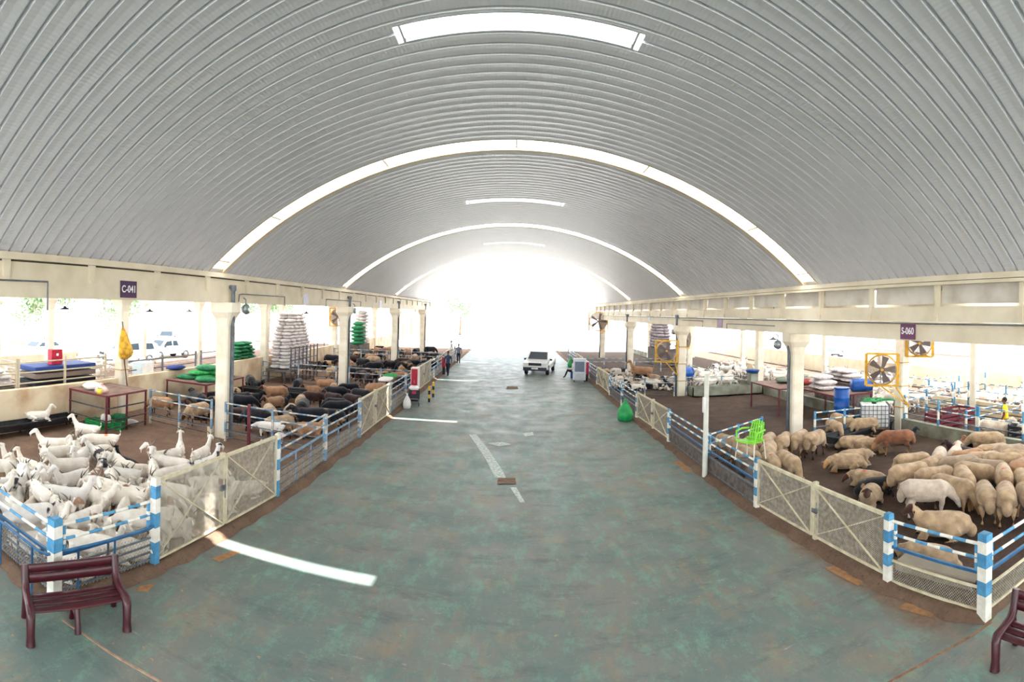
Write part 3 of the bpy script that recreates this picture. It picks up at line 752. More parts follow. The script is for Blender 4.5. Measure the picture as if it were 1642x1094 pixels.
def build_sheep(name, pose, head='down', mark=None, shorn=0.0):
    mb = MB(); regions = []
    if pose == 'stand':
        zb = .60
        mb.tube([(-.56,0,zb-.06),(-.52,0,zb),(-.40,0,zb+.03),(-.15,0,zb+.01),(.12,0,zb),(.34,0,zb+.03),(.46,0,zb+.02),(.52,0,zb)],
                [(.07,.08),(.17,.19),(.235,.245),(.25,.255),(.245,.25),(.215,.235),(.16,.18),(.09,.10)], 16)
        # fat tail
        mb.ell((-.58,0,zb-.10), (.10,.13,.17), 0, 10, 8)
        for sy in (-1, 1):
            mb.tube([(.33,sy*.13,.50),(.35,sy*.135,.36),(.335,sy*.13,.22),(.35,sy*.13,.07),(.36,sy*.13,0)], [.095,.065,.042,.034,.042], 8)
            mb.tube([(-.36,sy*.15,.55),(-.33,sy*.155,.42),(-.44,sy*.15,.27),(-.40,sy*.15,.08),(-.39,sy*.15,0)], [.13,.10,.048,.036,.044], 8)
        if head == 'down':
            n = [(.42,0,zb+.04),(.56,0,zb-.04),(.66,0,zb-.16)]; hd = [(.63,0,zb-.12),(.70,0,zb-.20),(.76,0,zb-.33),(.785,0,zb-.40)]
        elif head == 'low':
            n = [(.42,0,zb+.02),(.56,0,zb-.12),(.62,0,zb-.28)]; hd = [(.60,0,zb-.25),(.65,0,zb-.33),(.68,0,zb-.45),(.69,0,zb-.52)]
        else:
            n = [(.40,0,zb+.06),(.54,0,zb+.15),(.62,0,zb+.26)]; hd = [(.60,0,zb+.26),(.68,0,zb+.27),(.79,0,zb+.20),(.86,0,zb+.15)]
        mb.tube(n, [(.15,.16),(.115,.125),(.09,.10)], 12)
        mb.tube(hd, [(.075,.085),(.085,.09),(.055,.06),(.04,.04)], 10)
        h0 = Vector(hd[1]); dirn = (Vector(hd[2])-Vector(hd[1])).normalized()
        for sy in (-1, 1):
            e = h0-dirn*.04
            mb.tube([e+Vector((0,sy*.06,.02)), e+Vector((-.01,sy*.13,-.02)), e+Vector((0,sy*.17,-.09))], [(.02,.03),(.018,.038),(.01,.015)], 6)
        regions = [(2,(0,0,.02),(2,2,.035)), (1,tuple(h0+dirn*.10),.175), (1,(.35,0,.14),(.12,.3,.17)), (1,(-.4,0,.14),(.12,.3,.17))]
        if mark: regions.insert(0, (3, (-.25 if mark > 0 else .1, .05, zb+.27), .055))
    elif pose == 'lie':
        zb = .25
        mb.tube([(-.56,0,zb-.05),(-.50,0,zb),(-.36,0,zb+.02),(-.12,0,zb+.03),(.15,0,zb+.03),(.34,0,zb+.06),(.44,0,zb+.06),(.50,0,zb+.05)],
                [(.08,.08),(.19,.17),(.26,.225),(.275,.24),(.25,.235),(.21,.22),(.15,.16),(.08,.09)], 16)
        mb.ell((-.58,.02,zb-.10), (.12,.14,.13), 0, 10, 8)
        for sy in (-1, 1):
            mb.tube([(.32,sy*.15,.16),(.44,sy*.17,.08),(.52,sy*.17,.045),(.40,sy*.18,.035),(.28,sy*.19,.03)], [.09,.06,.042,.036,.036], 8)
            mb.tube([(-.30,sy*.20,.22),(-.12,sy*.27,.12),(-.26,sy*.30,.05),(-.12,sy*.32,.04),(-.02,sy*.32,.035)], [.13,.085,.05,.036,.036], 8)
        if head == 'up':
            n = [(.40,0,zb+.10),(.50,.01,zb+.22),(.56,.02,zb+.32)]; hd = [(.54,.02,zb+.33),(.62,.03,zb+.34),(.72,.04,zb+.27),(.78,.04,zb+.22)]
        else:
            n = [(.40,0,zb+.08),(.52,.06,zb+.10),(.60,.12,zb+.06)]; hd = [(.58,.11,zb+.08),(.64,.15,zb+.04),(.69,.23,zb-.04),(.71,.28,zb-.09)]
        mb.tube(n, [(.14,.15),(.11,.12),(.09,.09)], 12)
        mb.tube(hd, [(.075,.085),(.085,.09),(.055,.06),(.04,.04)], 10)
        h0 = Vector(hd[1]); dirn = (Vector(hd[2])-h0).normalized(); sdv = dirn.cross(Vector((0,0,1))).normalized()
        for sy in (-1, 1):
            e = h0-dirn*.04
            mb.tube([e+sdv*sy*.06, e+sdv*sy*.13+Vector((0,0,-.03)), e+sdv*sy*.16+Vector((0,0,-.10))], [(.02,.03),(.018,.038),(.01,.015)], 6)
        regions = [(1,tuple(h0+dirn*.10),.175), (1,(.40,0,.03),(.2,.3,.035)), (1,(-.12,.3,.03),(.22,.08,.035)), (1,(-.12,-.3,.03),(.22,.08,.035))]
        if mark: regions.insert(0, (3, (-.2 if mark > 0 else .1, .05, zb+.25), .055))
    return fuse(name, mb, .021, 4, [WOOL, SKINC, HOOF, PINKM], regions)
def build_goat(name, pose, head='up', mark=None):
    """returns body mesh and horn base frames"""
    mb = MB(); regions = []
    if pose == 'stand':
        zb = .60
        mb.tube([(-.50,0,zb+.02),(-.46,0,zb+.04),(-.36,0,zb+.03),(-.12,0,zb-.01),(.12,0,zb-.01),(.30,0,zb+.02),(.42,0,zb+.05),(.48,0,zb+.06)],
                [(.05,.06),(.11,.12),(.135,.155),(.155,.185),(.15,.185),(.13,.17),(.10,.13),(.06,.08)], 14)
        mb.tube([(-.48,0,zb+.10),(-.55,0,zb+.17),(-.56,0,zb+.26),(-.53,0,zb+.30)], [.035,.03,.028,.012], 8)
        for sy in (-1, 1):
            mb.tube([(.34,sy*.09,.55),(.36,sy*.10,.40),(.345,sy*.10,.27),(.355,sy*.10,.08),(.37,sy*.10,0)], [.075,.052,.034,.026,.034], 8)
            mb.tube([(-.36,sy*.09,.60),(-.31,sy*.11,.45),(-.45,sy*.11,.31),(-.41,sy*.11,.09),(-.40,sy*.11,0)], [.10,.075,.038,.027,.034], 8)
        if head == 'up': n = [(.38,0,zb+.08),(.50,0,zb+.22),(.57,0,zb+.38)]; hd = [(.54,0,zb+.39),(.62,0,zb+.41),(.73,0,zb+.34),(.80,0,zb+.29)]
        elif head == 'turn': n = [(.38,0,zb+.08),(.49,.06,zb+.20),(.52,.14,zb+.34)]; hd = [(.51,.12,zb+.36),(.50,.20,zb+.38),(.46,.31,zb+.31),(.44,.38,zb+.26)]
        else: n = [(.38,0,zb+.06),(.54,0,zb+.06),(.66,0,zb-.02)]; hd = [(.63,0,zb+.02),(.71,0,zb-.02),(.79,0,zb-.12),(.83,0,zb-.19)]
    elif pose == 'lie':
        zb = .20
        mb.tube([(-.50,0,zb),(-.45,0,zb+.01),(-.34,0,zb+.02),(-.10,0,zb+.01),(.14,0,zb+.02),(.30,0,zb+.05),(.40,0,zb+.09),(.45,0,zb+.10)],
                [(.06,.06),(.13,.13),(.17,.165),(.185,.185),(.17,.18),(.14,.16),(.10,.12),(.06,.07)], 14)
        mb.tube([(-.48,0,zb+.06),(-.56,.02,zb+.10),(-.60,.03,zb+.06)], [.035,.028,.014], 8)
        for sy in (-1, 1):
            mb.tube([(.30,sy*.11,.15),(.42,sy*.12,.07),(.52,sy*.12,.035),(.40,sy*.14,.03),(.30,sy*.15,.03)], [.07,.045,.033,.028,.028], 8)
            mb.tube([(-.30,sy*.13,.18),(-.10,sy*.20,.12),(-.26,sy*.24,.04),(-.10,sy*.26,.03),(0,sy*.26,.03)], [.10,.06,.038,.028,.028], 8)
        if head == 'up': n = [(.36,0,zb+.12),(.45,0,zb+.28),(.50,0,zb+.42)]; hd = [(.47,0,zb+.43),(.55,0,zb+.45),(.66,0,zb+.38),(.73,0,zb+.33)]
        else: n = [(.36,0,zb+.12),(.46,-.08,zb+.22),(.44,-.17,zb+.28)]; hd = [(.45,-.15,zb+.29),(.40,-.22,zb+.30),(.30,-.28,zb+.22),(.24,-.31,zb+.17)]
    mb.tube(n, [(.095,.12),(.065,.085),(.055,.065)], 12)
    mb.tube(hd, [(.05,.06),(.062,.068),(.042,.048),(.03,.03)], 10)
    h0 = Vector(hd[1]); dirn = (Vector(hd[2])-h0).normalized(); sdv = dirn.cross(Vector((0,0,1))).normalized()
    for sy in (-1, 1):
        e = h0-dirn*.035+Vector((0,0,.01))
        mb.tube([e+sdv*sy*.045, e+sdv*sy*.10+Vector((0,0,-.02)), e+sdv*sy*.125+Vector((0,0,-.10))], [(.018,.025),(.016,.032),(.01,.014)], 6)
    b_ = Vector(hd[3])-dirn*.05
    mb.tube([b_+Vector((0,0,-.02)), b_+Vector((-.0,0,-.07)), b_+Vector((0,0,-.12))], [.022,.018,.008], 6)
    regions = [(1, (0,0,.02), (2,2,.03))] if pose == 'stand' else []
    regions.append((2, tuple(Vector(hd[3])+dirn*.01), .03))
    if mark: regions.insert(0, (3, (-.12, .05 if mark > 0 else -.05, zb+.18), .06))
    me = fuse(name, mb, .017, 3, [GOATW, HOOF, mat('grey_muzzle', srgb(150,132,128), .7), ORNG], regions)
    return me, h0-dirn*.02+Vector((0,0,.05)), dirn, sdv
SHEEP = {}
for k, (p, h, mk) in {'graze': ('stand','down',0), 'nose': ('stand','low',0), 'look': ('stand','up',0), 'markgraze': ('stand','down',1),
                      'lie': ('lie','up',0), 'lierest': ('lie','rest',0), 'liemark': ('lie','rest',-1)}.items():
    SHEEP[k] = build_sheep('sheep_'+k, p, h, mk)
GOATS = {}
for k, (p, h, mk) in {'stand': ('stand','up',0), 'standmark': ('stand','low',1), 'turn': ('stand','turn',0), 'low': ('stand','low',0), 'lie': ('lie','up',0), 'lieturn': ('lie','turn',0), 'liemark': ('lie','up',-1)}.items():
    GOATS[k] = build_goat('goat_'+k, p, h, mk)
def horn_mesh(key, sy, style):
    me, b_, dirn, sdv = GOATS[key]
    mb = MB(); pts, rs = [], []
    for i in range(7):
        t = i/6
        if style == 0: q = b_+sdv*sy*(.025+.06*t+.03*t*t)-dirn*(.16*t*t)+Vector((0,0,.02+.13*t-.05*t*t))
        else: q = b_+sdv*sy*(.025+.16*t)-dirn*(.07*t)+Vector((0,0,.02+.09*t))
        pts.append(q); rs.append(.020*(1-t)+.004)
    mb.tube(pts, rs, 7); return mb.mesh('horn')
HM = {}
def put_goat(key, x, y, rz, s, label, m=None, horns=None, name='goat', grp='white goats in the near left pen', z=.035):
    r = bpy.data.objects.new(name, GOATS[key][0]); COL.objects.link(r); r.location = (x, y, z); r.rotation_euler = (0,0,rz); r.scale = (s,s,s)
    if m: r.material_slots[0].link = 'OBJECT'; r.material_slots[0].material = m
    if horns is not None:
        for sy in (-1, 1):
            kk = (key, sy, horns)
            if kk not in HM:
                HM[kk] = horn_mesh(*kk); HM[kk].materials.append(HORN)
            h = bpy.data.objects.new('horn', HM[kk]); COL.objects.link(h); h.parent = r
    ANIM.append(r); return tag(r, label, 'goat', grp)
def put_sheep(key, x, y, rz, s, label, m=None, face=None, grp='sheep in the near right pen', z=.03):
    r = bpy.data.objects.new('sheep', SHEEP[key]); COL.objects.link(r); r.location = (x, y, z); r.rotation_euler = (0,0,rz); r.scale = (s,s,s*(1+.04*random.uniform(-1,1)))
    if m: r.material_slots[0].link = 'OBJECT'; r.material_slots[0].material = m
    if face: r.material_slots[1].link = 'OBJECT'; r.material_slots[1].material = face
    ANIM.append(r); return tag(r, label, 'sheep', grp)
def img_heading(x, y, deg):
    """heading measured in the picture (0 right, 90 away, 180 left, 270 near) to a world angle"""
    th = atan2(x, y); return R(deg)-th
ANIM = []
def relax(objs, xmin, xmax, ymin, ymax, it=80, fixed=(), hs=.30, rad=.20):
    A = [[o.location.x, o.location.y, o.rotation_euler.z, o.scale[0]] for o in objs]
    def ends(a): c, s_ = cos(a[2])*hs*a[3], sin(a[2])*hs*a[3]; return ((a[0]-c, a[1]-s_), (a[0], a[1]), (a[0]+c, a[1]+s_))
    for _ in range(it):
        E_ = [ends(a) for a in A]
        for i in range(len(A)):
            for j in range(i+1, len(A)):
                if abs(A[i][0]-A[j][0]) > 1.3 or abs(A[i][1]-A[j][1]) > 1.3: continue
                best = min((((p[0]-q[0])**2+(p[1]-q[1])**2, p, q) for p in E_[i] for q in E_[j]), key=lambda t: t[0])
                dd_ = sqrt(best[0]); need = rad*(A[i][3]+A[j][3])
                if dd_ < need:
                    ux, uy = ((best[1][0]-best[2][0])/dd_, (best[1][1]-best[2][1])/dd_) if dd_ > 1e-4 else (1, 0)
                    k = (need-dd_)*.3
                    if i not in fixed: A[i][0] += ux*k; A[i][1] += uy*k
                    if j not in fixed: A[j][0] -= ux*k; A[j][1] -= uy*k
        for a in A:
            a[0] = min(max(a[0], xmin), xmax); a[1] = min(max(a[1], ymin), ymax)
    for o, a in zip(objs, A): o.location.x, o.location.y = a[0], a[1]
ORD = ['first','second','third','fourth','fifth','sixth','seventh','eighth','ninth','tenth','eleventh','twelfth','thirteenth','fourteenth','fifteenth','sixteenth','seventeenth','eighteenth','nineteenth','twentieth']
RAWS = ['front','second','third','fourth','fifth','sixth','seventh','eighth','ninth','tenth','eleventh']
def rank_labels(items, per, where):
    """items: list of (px, dist, colour words). Rows from near to far, ranks from the left."""
    order = sorted(range(len(items)), key=lambda i: items[i][1]); out = [None]*len(items)
    for r0 in range(0, len(order), per):
        row = sorted(order[r0:r0+per], key=lambda i: items[i][0])
        for j, i in enumerate(row): out[i] = '%s, %s from left, %s row %s' % (items[i][2], ORD[j], RAWS[min(r0//per, 10)], where)
    return out
# ---- goats of the near left pen: photo x, photo y of the feet, pose, heading
GL = [
 (163,737,'standmark',180,0,1.0,'tall white goat with an orange mark standing side-on at the back of herd'),
 (139,716,'stand',150,0,.95,'white goat looking away beside the trough, behind the orange-marked goat'),
 (88,742,'stand',182,None,.95,'white goat standing leftmost at the top edge of the herd'),
 (60,775,'lie',175,1,1.0,'white goat with wide sideways horns raising its head above the herd'),
 (200,757,'lie',135,None,.85,'black goat lying behind the white goats at the herd\'s right'),
 (216,768,'liemark',180,None,1.0,'white goat with an orange back mark lying at the right of herd'),
 (188,765,'lie',170,None,1.0,'white goat lying left of the orange-marked lying goat'),
 (385,795,'lie',200,None,.95,'white goat lying alone behind the second gate leaf'),
 (378,778,'lieturn',150,None,.8,'dark grey goat lying by the gate\'s middle post'),
 (272,905,'low',195,None,1.0,'white goat walking left behind the nearest gate post'),
 (290,752,'stand',90,1,.9,'white goat with upright horns looking away above the gate'),
 (312,760,'stand',60,1,.9,'white horned goat right of the upright-horned one above the gate'),
 (22,905,'lie',10,None,.95,'black and white goat lying behind the front left rails'),
 (120,893,'lie',20,None,.9,'white goat resting its legs out behind the corner post rails'),
 (50,683,'lie',0,None,.9,'white goat lying in the long trough against the left wall'),
 (410,700,'low',170,None,.95,'white goat with a black face by the striped gate at the column'),
]
GMAT = {4: GOATB, 8: GOATB, 12: GOATG, 15: GOATG}
rg = random.Random(11)
for i, (px, py, pose, hd, hn, s_, lb) in enumerate(GL):
    v = P(px, py, .04); z = .035
    if i == 14: v = Vector((-14.75, 10.6, 0)); z = .42
    if i == 15: v = Vector((-7.9, 15.2, 0))
    put_goat(pose, v.x, v.y, img_heading(v.x, v.y, hd), s_, lb, GMAT.get(i), hn, z=z)
HERD = [(100,758,'turn'),(120,752,'stand'),(150,757,'low'),(132,770,'stand'),(30,785,'lie'),(8,778,'low'),(78,780,'lie'),(105,782,'stand'),(140,790,'lie'),(165,785,'lie'),(178,795,'turn'),
 (205,800,'lie'),(228,800,'lieturn'),(12,812,'lie'),(38,805,'lieturn'),(62,802,'turn'),(90,806,'lie'),(118,812,'stand'),(148,812,'lie'),(172,818,'low'),(196,822,'lie'),(220,826,'lieturn'),
 (5,838,'turn'),(30,835,'lie'),(56,832,'low'),(82,838,'stand'),(108,838,'lie'),(134,842,'turn'),(160,846,'lie'),(184,850,'low'),(208,852,'lie'),(232,850,'lieturn'),
 (15,868,'low'),(42,870,'stand'),(70,868,'lie'),(98,872,'turn'),(124,872,'low'),(150,872,'lie'),(180,880,'lie'),(210,884,'lieturn'),(60,900,'stand'),(92,905,'low'),(110,912,'lie'),
 (258,770,'stand'),(250,785,'low'),(276,780,'turn'),(300,782,'lie'),(325,785,'stand'),(345,790,'low'),(262,808,'lie'),(290,812,'lie'),(318,812,'turn'),(340,815,'lie'),(262,836,'low'),(283,842,'lie'),(268,865,'lieturn'),
 (45,755,'lie'),(20,760,'lie'),(160,765,'turn'),(182,778,'low'),(300,768,'lieturn'),(275,795,'low'),(335,802,'lie'),(128,858,'lie'),(52,850,'lieturn'),(200,838,'stand'),(172,832,'turn'),(90,822,'lieturn'),(25,822,'turn'),(150,800,'stand'),(115,798,'lieturn'),(75,815,'low')]
gi = []
for (px, py, pose) in HERD:
    px += rg.uniform(-4, 4); py += rg.uniform(-3, 3); v = P(px, py, .04)
    t = rg.random(); mm, w_ = (GOATP, 'white goat with brown patches') if t < .28 else ((GOATG, 'white goat with black patches') if t < .5 else (GOATW, 'plain white goat'))
    gi.append((px, -py, w_, v, pose, mm))
right = [g for g in gi if g[0] >= 243]; left = [g for g in gi if g[0] < 243]
for grp_, where in ((left, 'of the packed herd'), (right, 'behind the first gate')):
    lbs = rank_labels(grp_, 8 if grp_ is left else 5, where)
    for (px, py, w_, v, pose, mm), lb in zip(grp_, lbs):
        put_goat(pose, v.x, v.y, rg.uniform(0, 2*pi), rg.uniform(.86, 1.02), lb, mm, rg.choice([None, 0, 0, 1]))
G1 = [o for i, o in enumerate(ANIM) if i not in (14, 15)]
relax(G1, -14.6, -6.15, 5.45, 13.6, 60, fixed=(0,1,2), rad=.165)
ANIM.clear()
# ---- sheep of the near right pen
SL = [
 (1485,828,'graze',5,1.05,'large shorn cream sheep standing side-on at the near left of the flock',WHITEW,FACEW),
 (1459,793,'nose',35,1.05,'cream sheep seen from its dark tail at the far left of flock',None,FACEB),
 (1476,780,'graze',30,1,'cream sheep with rounded back behind the flock\'s leftmost sheep',None,None),
 (1496,775,'markgraze',60,1,'cream sheep with a pink mark near the left of the flock',None,None),
 (1500,800,'graze',30,1,'warm cream sheep directly behind the large shorn sheep',None,None),
 (1512,762,'nose',85,.95,'small pale cream sheep seen from behind in the back left of flock',WHITEW,FACEW),
 (1529,757,'look',80,.9,'palest sheep with a raised back at the top of the flock',WHITEW,None),
 (1533,775,'graze',200,1,'grey-fleeced sheep with its black face turned left mid-flock',wool_mat('grey_wool', srgb(176,154,132), srgb(150,128,110)),FACEB),
 (1530,822,'nose',330,1.05,'big tan sheep stretching a foreleg in front of the flock',None,None),
 (1551,762,'graze',210,.95,'light brown sheep at the top of the flock beside dark sheep',wool_mat('light_brown_wool', srgb(178,136,104), srgb(150,112,84)),None),
 (1572,768,'graze',20,1,'cream sheep with long back in the flock\'s upper middle',None,None),
 (1580,782,'graze',350,1,'dusty cream sheep below the long-backed one mid-flock',MT['grey_wool'],None),
 (1572,800,'graze',340,1.02,'cream sheep lying its head on neighbours mid-flock',None,None),
 (1552,812,'nose',285,1,'narrow cream sheep facing the viewer mid-flock',None,None),
 (1573,832,'nose',100,1,'third sheep rump from the right in the front row of flock',None,None),
 (1598,836,'nose',92,1.02,'second sheep rump from the right in the front row of flock',None,None),
 (1624,838,'nose',110,1.02,'rightmost sheep rump in the front row of the flock',None,None),
 (1608,800,'markgraze',95,1,'sheep with a pink rump mark behind the front row rumps',None,None),
 (1634,808,'markgraze',110,1,'sheep with a pink back mark at the right edge of the photo',None,None),
 (1608,775,'graze',10,1.05,'broad cream sheep behind the pink-marked sheep on the right',None,None),
 (1634,785,'graze',60,1,'brownish sheep at the right edge behind the pink-marked one',MT['light_brown_wool'],None),
 (1592,757,'graze',200,1,'cream sheep in the back row of the flock right of middle',None,None),
 (1612,760,'graze',20,1,'greyish sheep in the back row of the flock',MT['grey_wool'],None),
 (1636,760,'graze',350,1,'cream sheep at the right end of the flock\'s back row',None,None),
 (1545,742,'lie',150,1.1,'dark brown, nearly black sheep lying behind the flock',DBROWNW,FACEB),
 (1534,731,'lie',60,.95,'brown sheep lying left of the nearly black one',BROWNW,None),
 (1580,733,'graze',180,1.05,'cream sheep standing with lowered head behind the flock, facing left',None,FACEW),
 (1510,862,'lie',185,1.1,'cream sheep with dark brown head lying in front of the flock',None,FACEB),
 (1486,914,'lierest',165,1.0,'tan sheep lying close behind the striped corner rails',None,FACEB),
 (1352,751,'lierest',190,1,'cream sheep lying at left, in the empty middle of pen',None,None),
 (1374,748,'lierest',20,1,'cream sheep with a white face lying against the other resting sheep',None,FACEW),
 (1393,782,'liemark',160,.95,'cream and brown sheep lying at the top of the resting trio',None,FACEB),
 (1404,792,'lie',20,.9,'black and white sheep lying in the resting trio',PIEDB,FACEB),
 (1394,808,'lie',260,.95,'cream sheep with a dark face, nearest of the resting trio',None,FACEB),
 (1436,729,'graze',190,1.05,'reddish brown sheep standing by the black trough with lowered head',BROWNW,SKINC),
 (1372,724,'lierest',10,1,'tan sheep lying along the black trough, left one',None,None),
 (1402,726,'liemark',5,1,'tan sheep with a pink mark lying along the black trough',None,None),
 (1450,710,'lie',30,.9,'black sheep lying in the shade behind the reddish brown sheep',BLACKW,BLACKW),
 (1338,705,'nose',300,.9,'small cream sheep standing at the left end of the black trough',None,None),
 (1356,699,'graze',320,1,'cream sheep behind the black trough, middle of the three',None,None),
 (1380,701,'nose',200,.95,'pale sheep behind the black trough, right of three',None,None),
 (1208,772,'markgraze',100,1,'cream sheep with a red mark at the near end of the rump row',None,None),
 (1226,752,'nose',80,1,'second sheep rump from left in the row left of the column',None,None),
 (1243,742,'nose',75,1,'third sheep rump from left in the row left of the column',None,None),
 (1258,735,'nose',75,1,'fourth sheep rump from left in the row left of the column',None,None),
 (1272,731,'nose',70,1,'fifth sheep rump from left in the row left of the column',None,None),
 (1290,729,'nose',60,1.02,'rightmost sheep rump of the row beside the first right column',None,FACEB),
 (1158,758,'nose',310,1,'cream sheep behind the dark boards, nearest the light pole',None,FACEB),
 (1172,768,'nose',300,1,'cream sheep behind the dark boards, under the green chair',None,FACEB),
 (1188,778,'nose',295,1,'cream sheep behind the dark boards, right of the green chair',None,FACEB),
 (1170,745,'nose',130,.95,'cream sheep behind the green chair, left one',None,None),
 (1190,748,'nose',110,1,'cream sheep behind the green chair, right one',None,None),
]
for (px, py, pose, hd, s_, lb, m_, fc) in SL:
    v = P(px, py, .05); put_sheep(pose, v.x, v.y, img_heading(v.x, v.y, hd), s_, lb, m_, fc)
relax(ANIM, 6.75, 14.2, 5.3, 17.0, 60, fixed=(0,26,27,34), rad=.225)
ANIM.clear()
v = Vector((15.9, 12.5, 0)); put_sheep('look', 16.05, 11.05, img_heading(15.7, 10.9, 5), 1.05, 'white shorn sheep standing behind the low wall, facing right', WHITEW, FACEW, z=.03)
# ---- mixed dark flock of the second left pen and flocks beyond
def flock(n, x0, x1, y0, y1, seed, cols, where, grp, per, mind, poses=('graze','nose','look','lie','graze'), avoid=(), jit=1.0, off=.0):
    r_ = random.Random(seed); pts = []; tries = 0
    while len(pts) < n and tries < 9000:
        tries += 1
        x, y = r_.uniform(x0, x1), r_.uniform(y0, y1)
        if any((x-a)**2+(y-b)**2 < (mind)**2 for a, b in pts): continue
        if any(abs(x-a) < c and abs(y-b) < d for a, b, c, d in avoid): continue
        pts.append((x, y))
    its = []
    for (x, y) in pts:
        c = r_.choice(cols); its.append((XC+F*atan2(x, y), y, c[0], x, y, c))
    n0 = len(ANIM)
    for it, lb in zip(its, rank_labels(its, per, where)):
        c = it[5]; put_sheep(r_.choice(poses), it[3], it[4], r_.uniform(0, 2*pi), r_.uniform(.9, 1.1), lb, c[1], c[2], grp)
    relax(ANIM[n0:], x0, x1, y0, y1, 50, rad=.24)
C_L = [('black sheep',BLACKW,BLACKW),('tan sheep with dark face',None,FACEB),('dark brown sheep',DBROWNW,DBROWNW),('black and tan sheep',PIEDB,BLACKW),('light brown sheep',MT['light_brown_wool'],FACEB),('black sheep',BLACKW,FACEB)]
flock(46, -13.9, -6.2, 15.6, 25.6, 3, C_L+[('black sheep',BLACKW,BLACKW)], 'in the second left pen', 'dark mixed flock of the second left pen', 8, .72, avoid=((-9.7,15.0,.9,1.0),(-11.5,22.6,2.8,.8),(-9.7,27.8,.6,.6)))
flock(40, -14.3, -6.0, 28.2, 39.4, 5, C_L, 'in the third left pen', 'dark mixed flock of the third left pen', 8, .78, avoid=((-14.0,29.6,1.9,3.0),))
flock(26, -14.6, -6.0, 41.2, 52.6, 8, C_L, 'in the fourth left pen', 'distant flock of the fourth left pen', 6, .9)
C_R = [('black and white sheep',PIEDW,BLACKW),('white sheep with black face',WHITEW,BLACKW),('cream sheep',None,SKINC),('black and white sheep',PIEDW,FACEB)]
flock(26, 6.4, 10.6, 29.0, 37.0, 13, C_R, 'in the second right pen', 'lying flock of the second right pen', 6, .8, poses=('lie','lierest','lie','graze'))
put_goat('stand', 8.9, 33.2, 2.6, 1.5, 'brown goat standing tall among the lying flock by the big fan', wool_mat('sandy_brown_hair', srgb(178,136,104), srgb(142,104,80), .4, 45), None, grp='goats beyond the near pens')
C_W = [('white',GOATW),('white and black',GOATG),('white',GOATW)]
def goat_flock(n, x0, x1, y0, y1, seed, where, grp, per):
    r_ = random.Random(seed); its = []; pts = []; t = 0
    while len(pts) < n and t < 5000:
        t += 1; x, y = r_.uniform(x0, x1), r_.uniform(y0, y1)
        if all((x-a)**2+(y-b)**2 > .55 for a, b in pts): pts.append((x, y))
    for x, y in pts: c = r_.choice(C_W); its.append((XC+F*atan2(x,y), y, c[0]+' goat', x, y, c))
    for it, lb in zip(its, rank_labels(its, per, where)):
        put_goat(r_.choice(['stand','low','turn','stand']), it[3], it[4], r_.uniform(0,2*pi), r_.uniform(.95,1.15), lb, it[5][1], r_.choice([None,0]), grp=grp)
goat_flock(20, 11.4, 14.6, 28.6, 35.0, 21, 'behind the long grey trough', 'white goats behind the long grey trough', 7)
goat_flock(16, 16.3, 19.5, 17.5, 23.0, 22, 'behind the sack tables', 'goats beyond the sack tables', 6)
goat_flock(10, 16.0, 19.6, 8.6, 11.2, 23, 'beyond the low right wall', 'goats beyond the low right wall', 5)
goat_flock(14, -19.6, -16.4, 9.0, 14.5, 24, 'beyond the left wall racks', 'goats beyond the left wall racks', 7)
goat_flock(16, 21.3, 24.7, 19.2, 27.5, 26, 'of the outer right pen', 'goats of the outer right pen', 8)
goat_flock(12, 21.3, 24.7, 11.8, 17.8, 27, 'of the near outer right pen', 'goats of the near outer right pen', 6)
goat_flock(18, -25.4, -20.9, 16.2, 27.5, 28, 'of the outer left pen', 'goats of the outer left pen', 6)
goat_flock(12, -25.4, -20.9, 8.5, 14.8, 29, 'of the near outer left pen', 'goats of the near outer left pen', 6)
goat_flock(16, 16.4, 19.4, 29.6, 39, 30, 'beyond the blue basin', 'goats beyond the blue basin', 8)
# ================================================ things
def bench(x, y, rz, label, legs=True):
    r = empty('bench', (x, y, 0), rz); L2 = .68
    for i, yy in enumerate((-.16, .0, .16)):
        MB().tube([(-L2,yy,.40),(0,yy,.392),(L2,yy,.40)], [(.07,.026)]*3, 12).build('seat_slat', MAROON, r)
    for z, yy in ((.60,.29),(.73,.325)):
        MB().tube([(-L2,yy,z),(0,yy+.012,z),(L2,yy,z)], [(.028,.072)]*3, 12).build('back_slat', MAROON, r)
    for s_ in (-1, 1):
        X = s_*(L2+.02)
        mb = MB()
        mb.tube([(X,-.30,.0),(X,-.285,.12),(X,-.28,.36),(X,-.24,.435),(X,-.10,.445),(X,.12,.46),(X,.22,.50),(X,.27,.58),(X,.31,.70),(X,.335,.80)], [(.07,.08),(.06,.06),(.065,.065),(.065,.06),(.06,.05),(.06,.055),(.065,.06),(.06,.06),(.065,.055),(.06,.045)], 10)
        mb.tube([(X,.24,.46),(X,.30,.2),(X,.33,0)], [.05,.045,.05], 10)
        mb.build('end_frame', MAROON, r)
    MB().tube([(0,-.05,.38),(0,-.14,.2),(0,-.18,0)], [.05,.04,.05], 8).tube([(0,.05,.38),(0,.14,.2),(0,.2,0)], [.05,.04,.05], 8).tube([(0,-.14,.2),(0,.14,.2)], .03, 8).build('middle_leg', MAROON, r)
    return tag(r, label, 'bench')
bench(-5.50, 4.66, R(64), 'dark maroon plastic bench standing before the goat pen at lower left')
bench(6.02, 3.16, R(-84), 'dark maroon plastic bench cut off by the lower right edge')
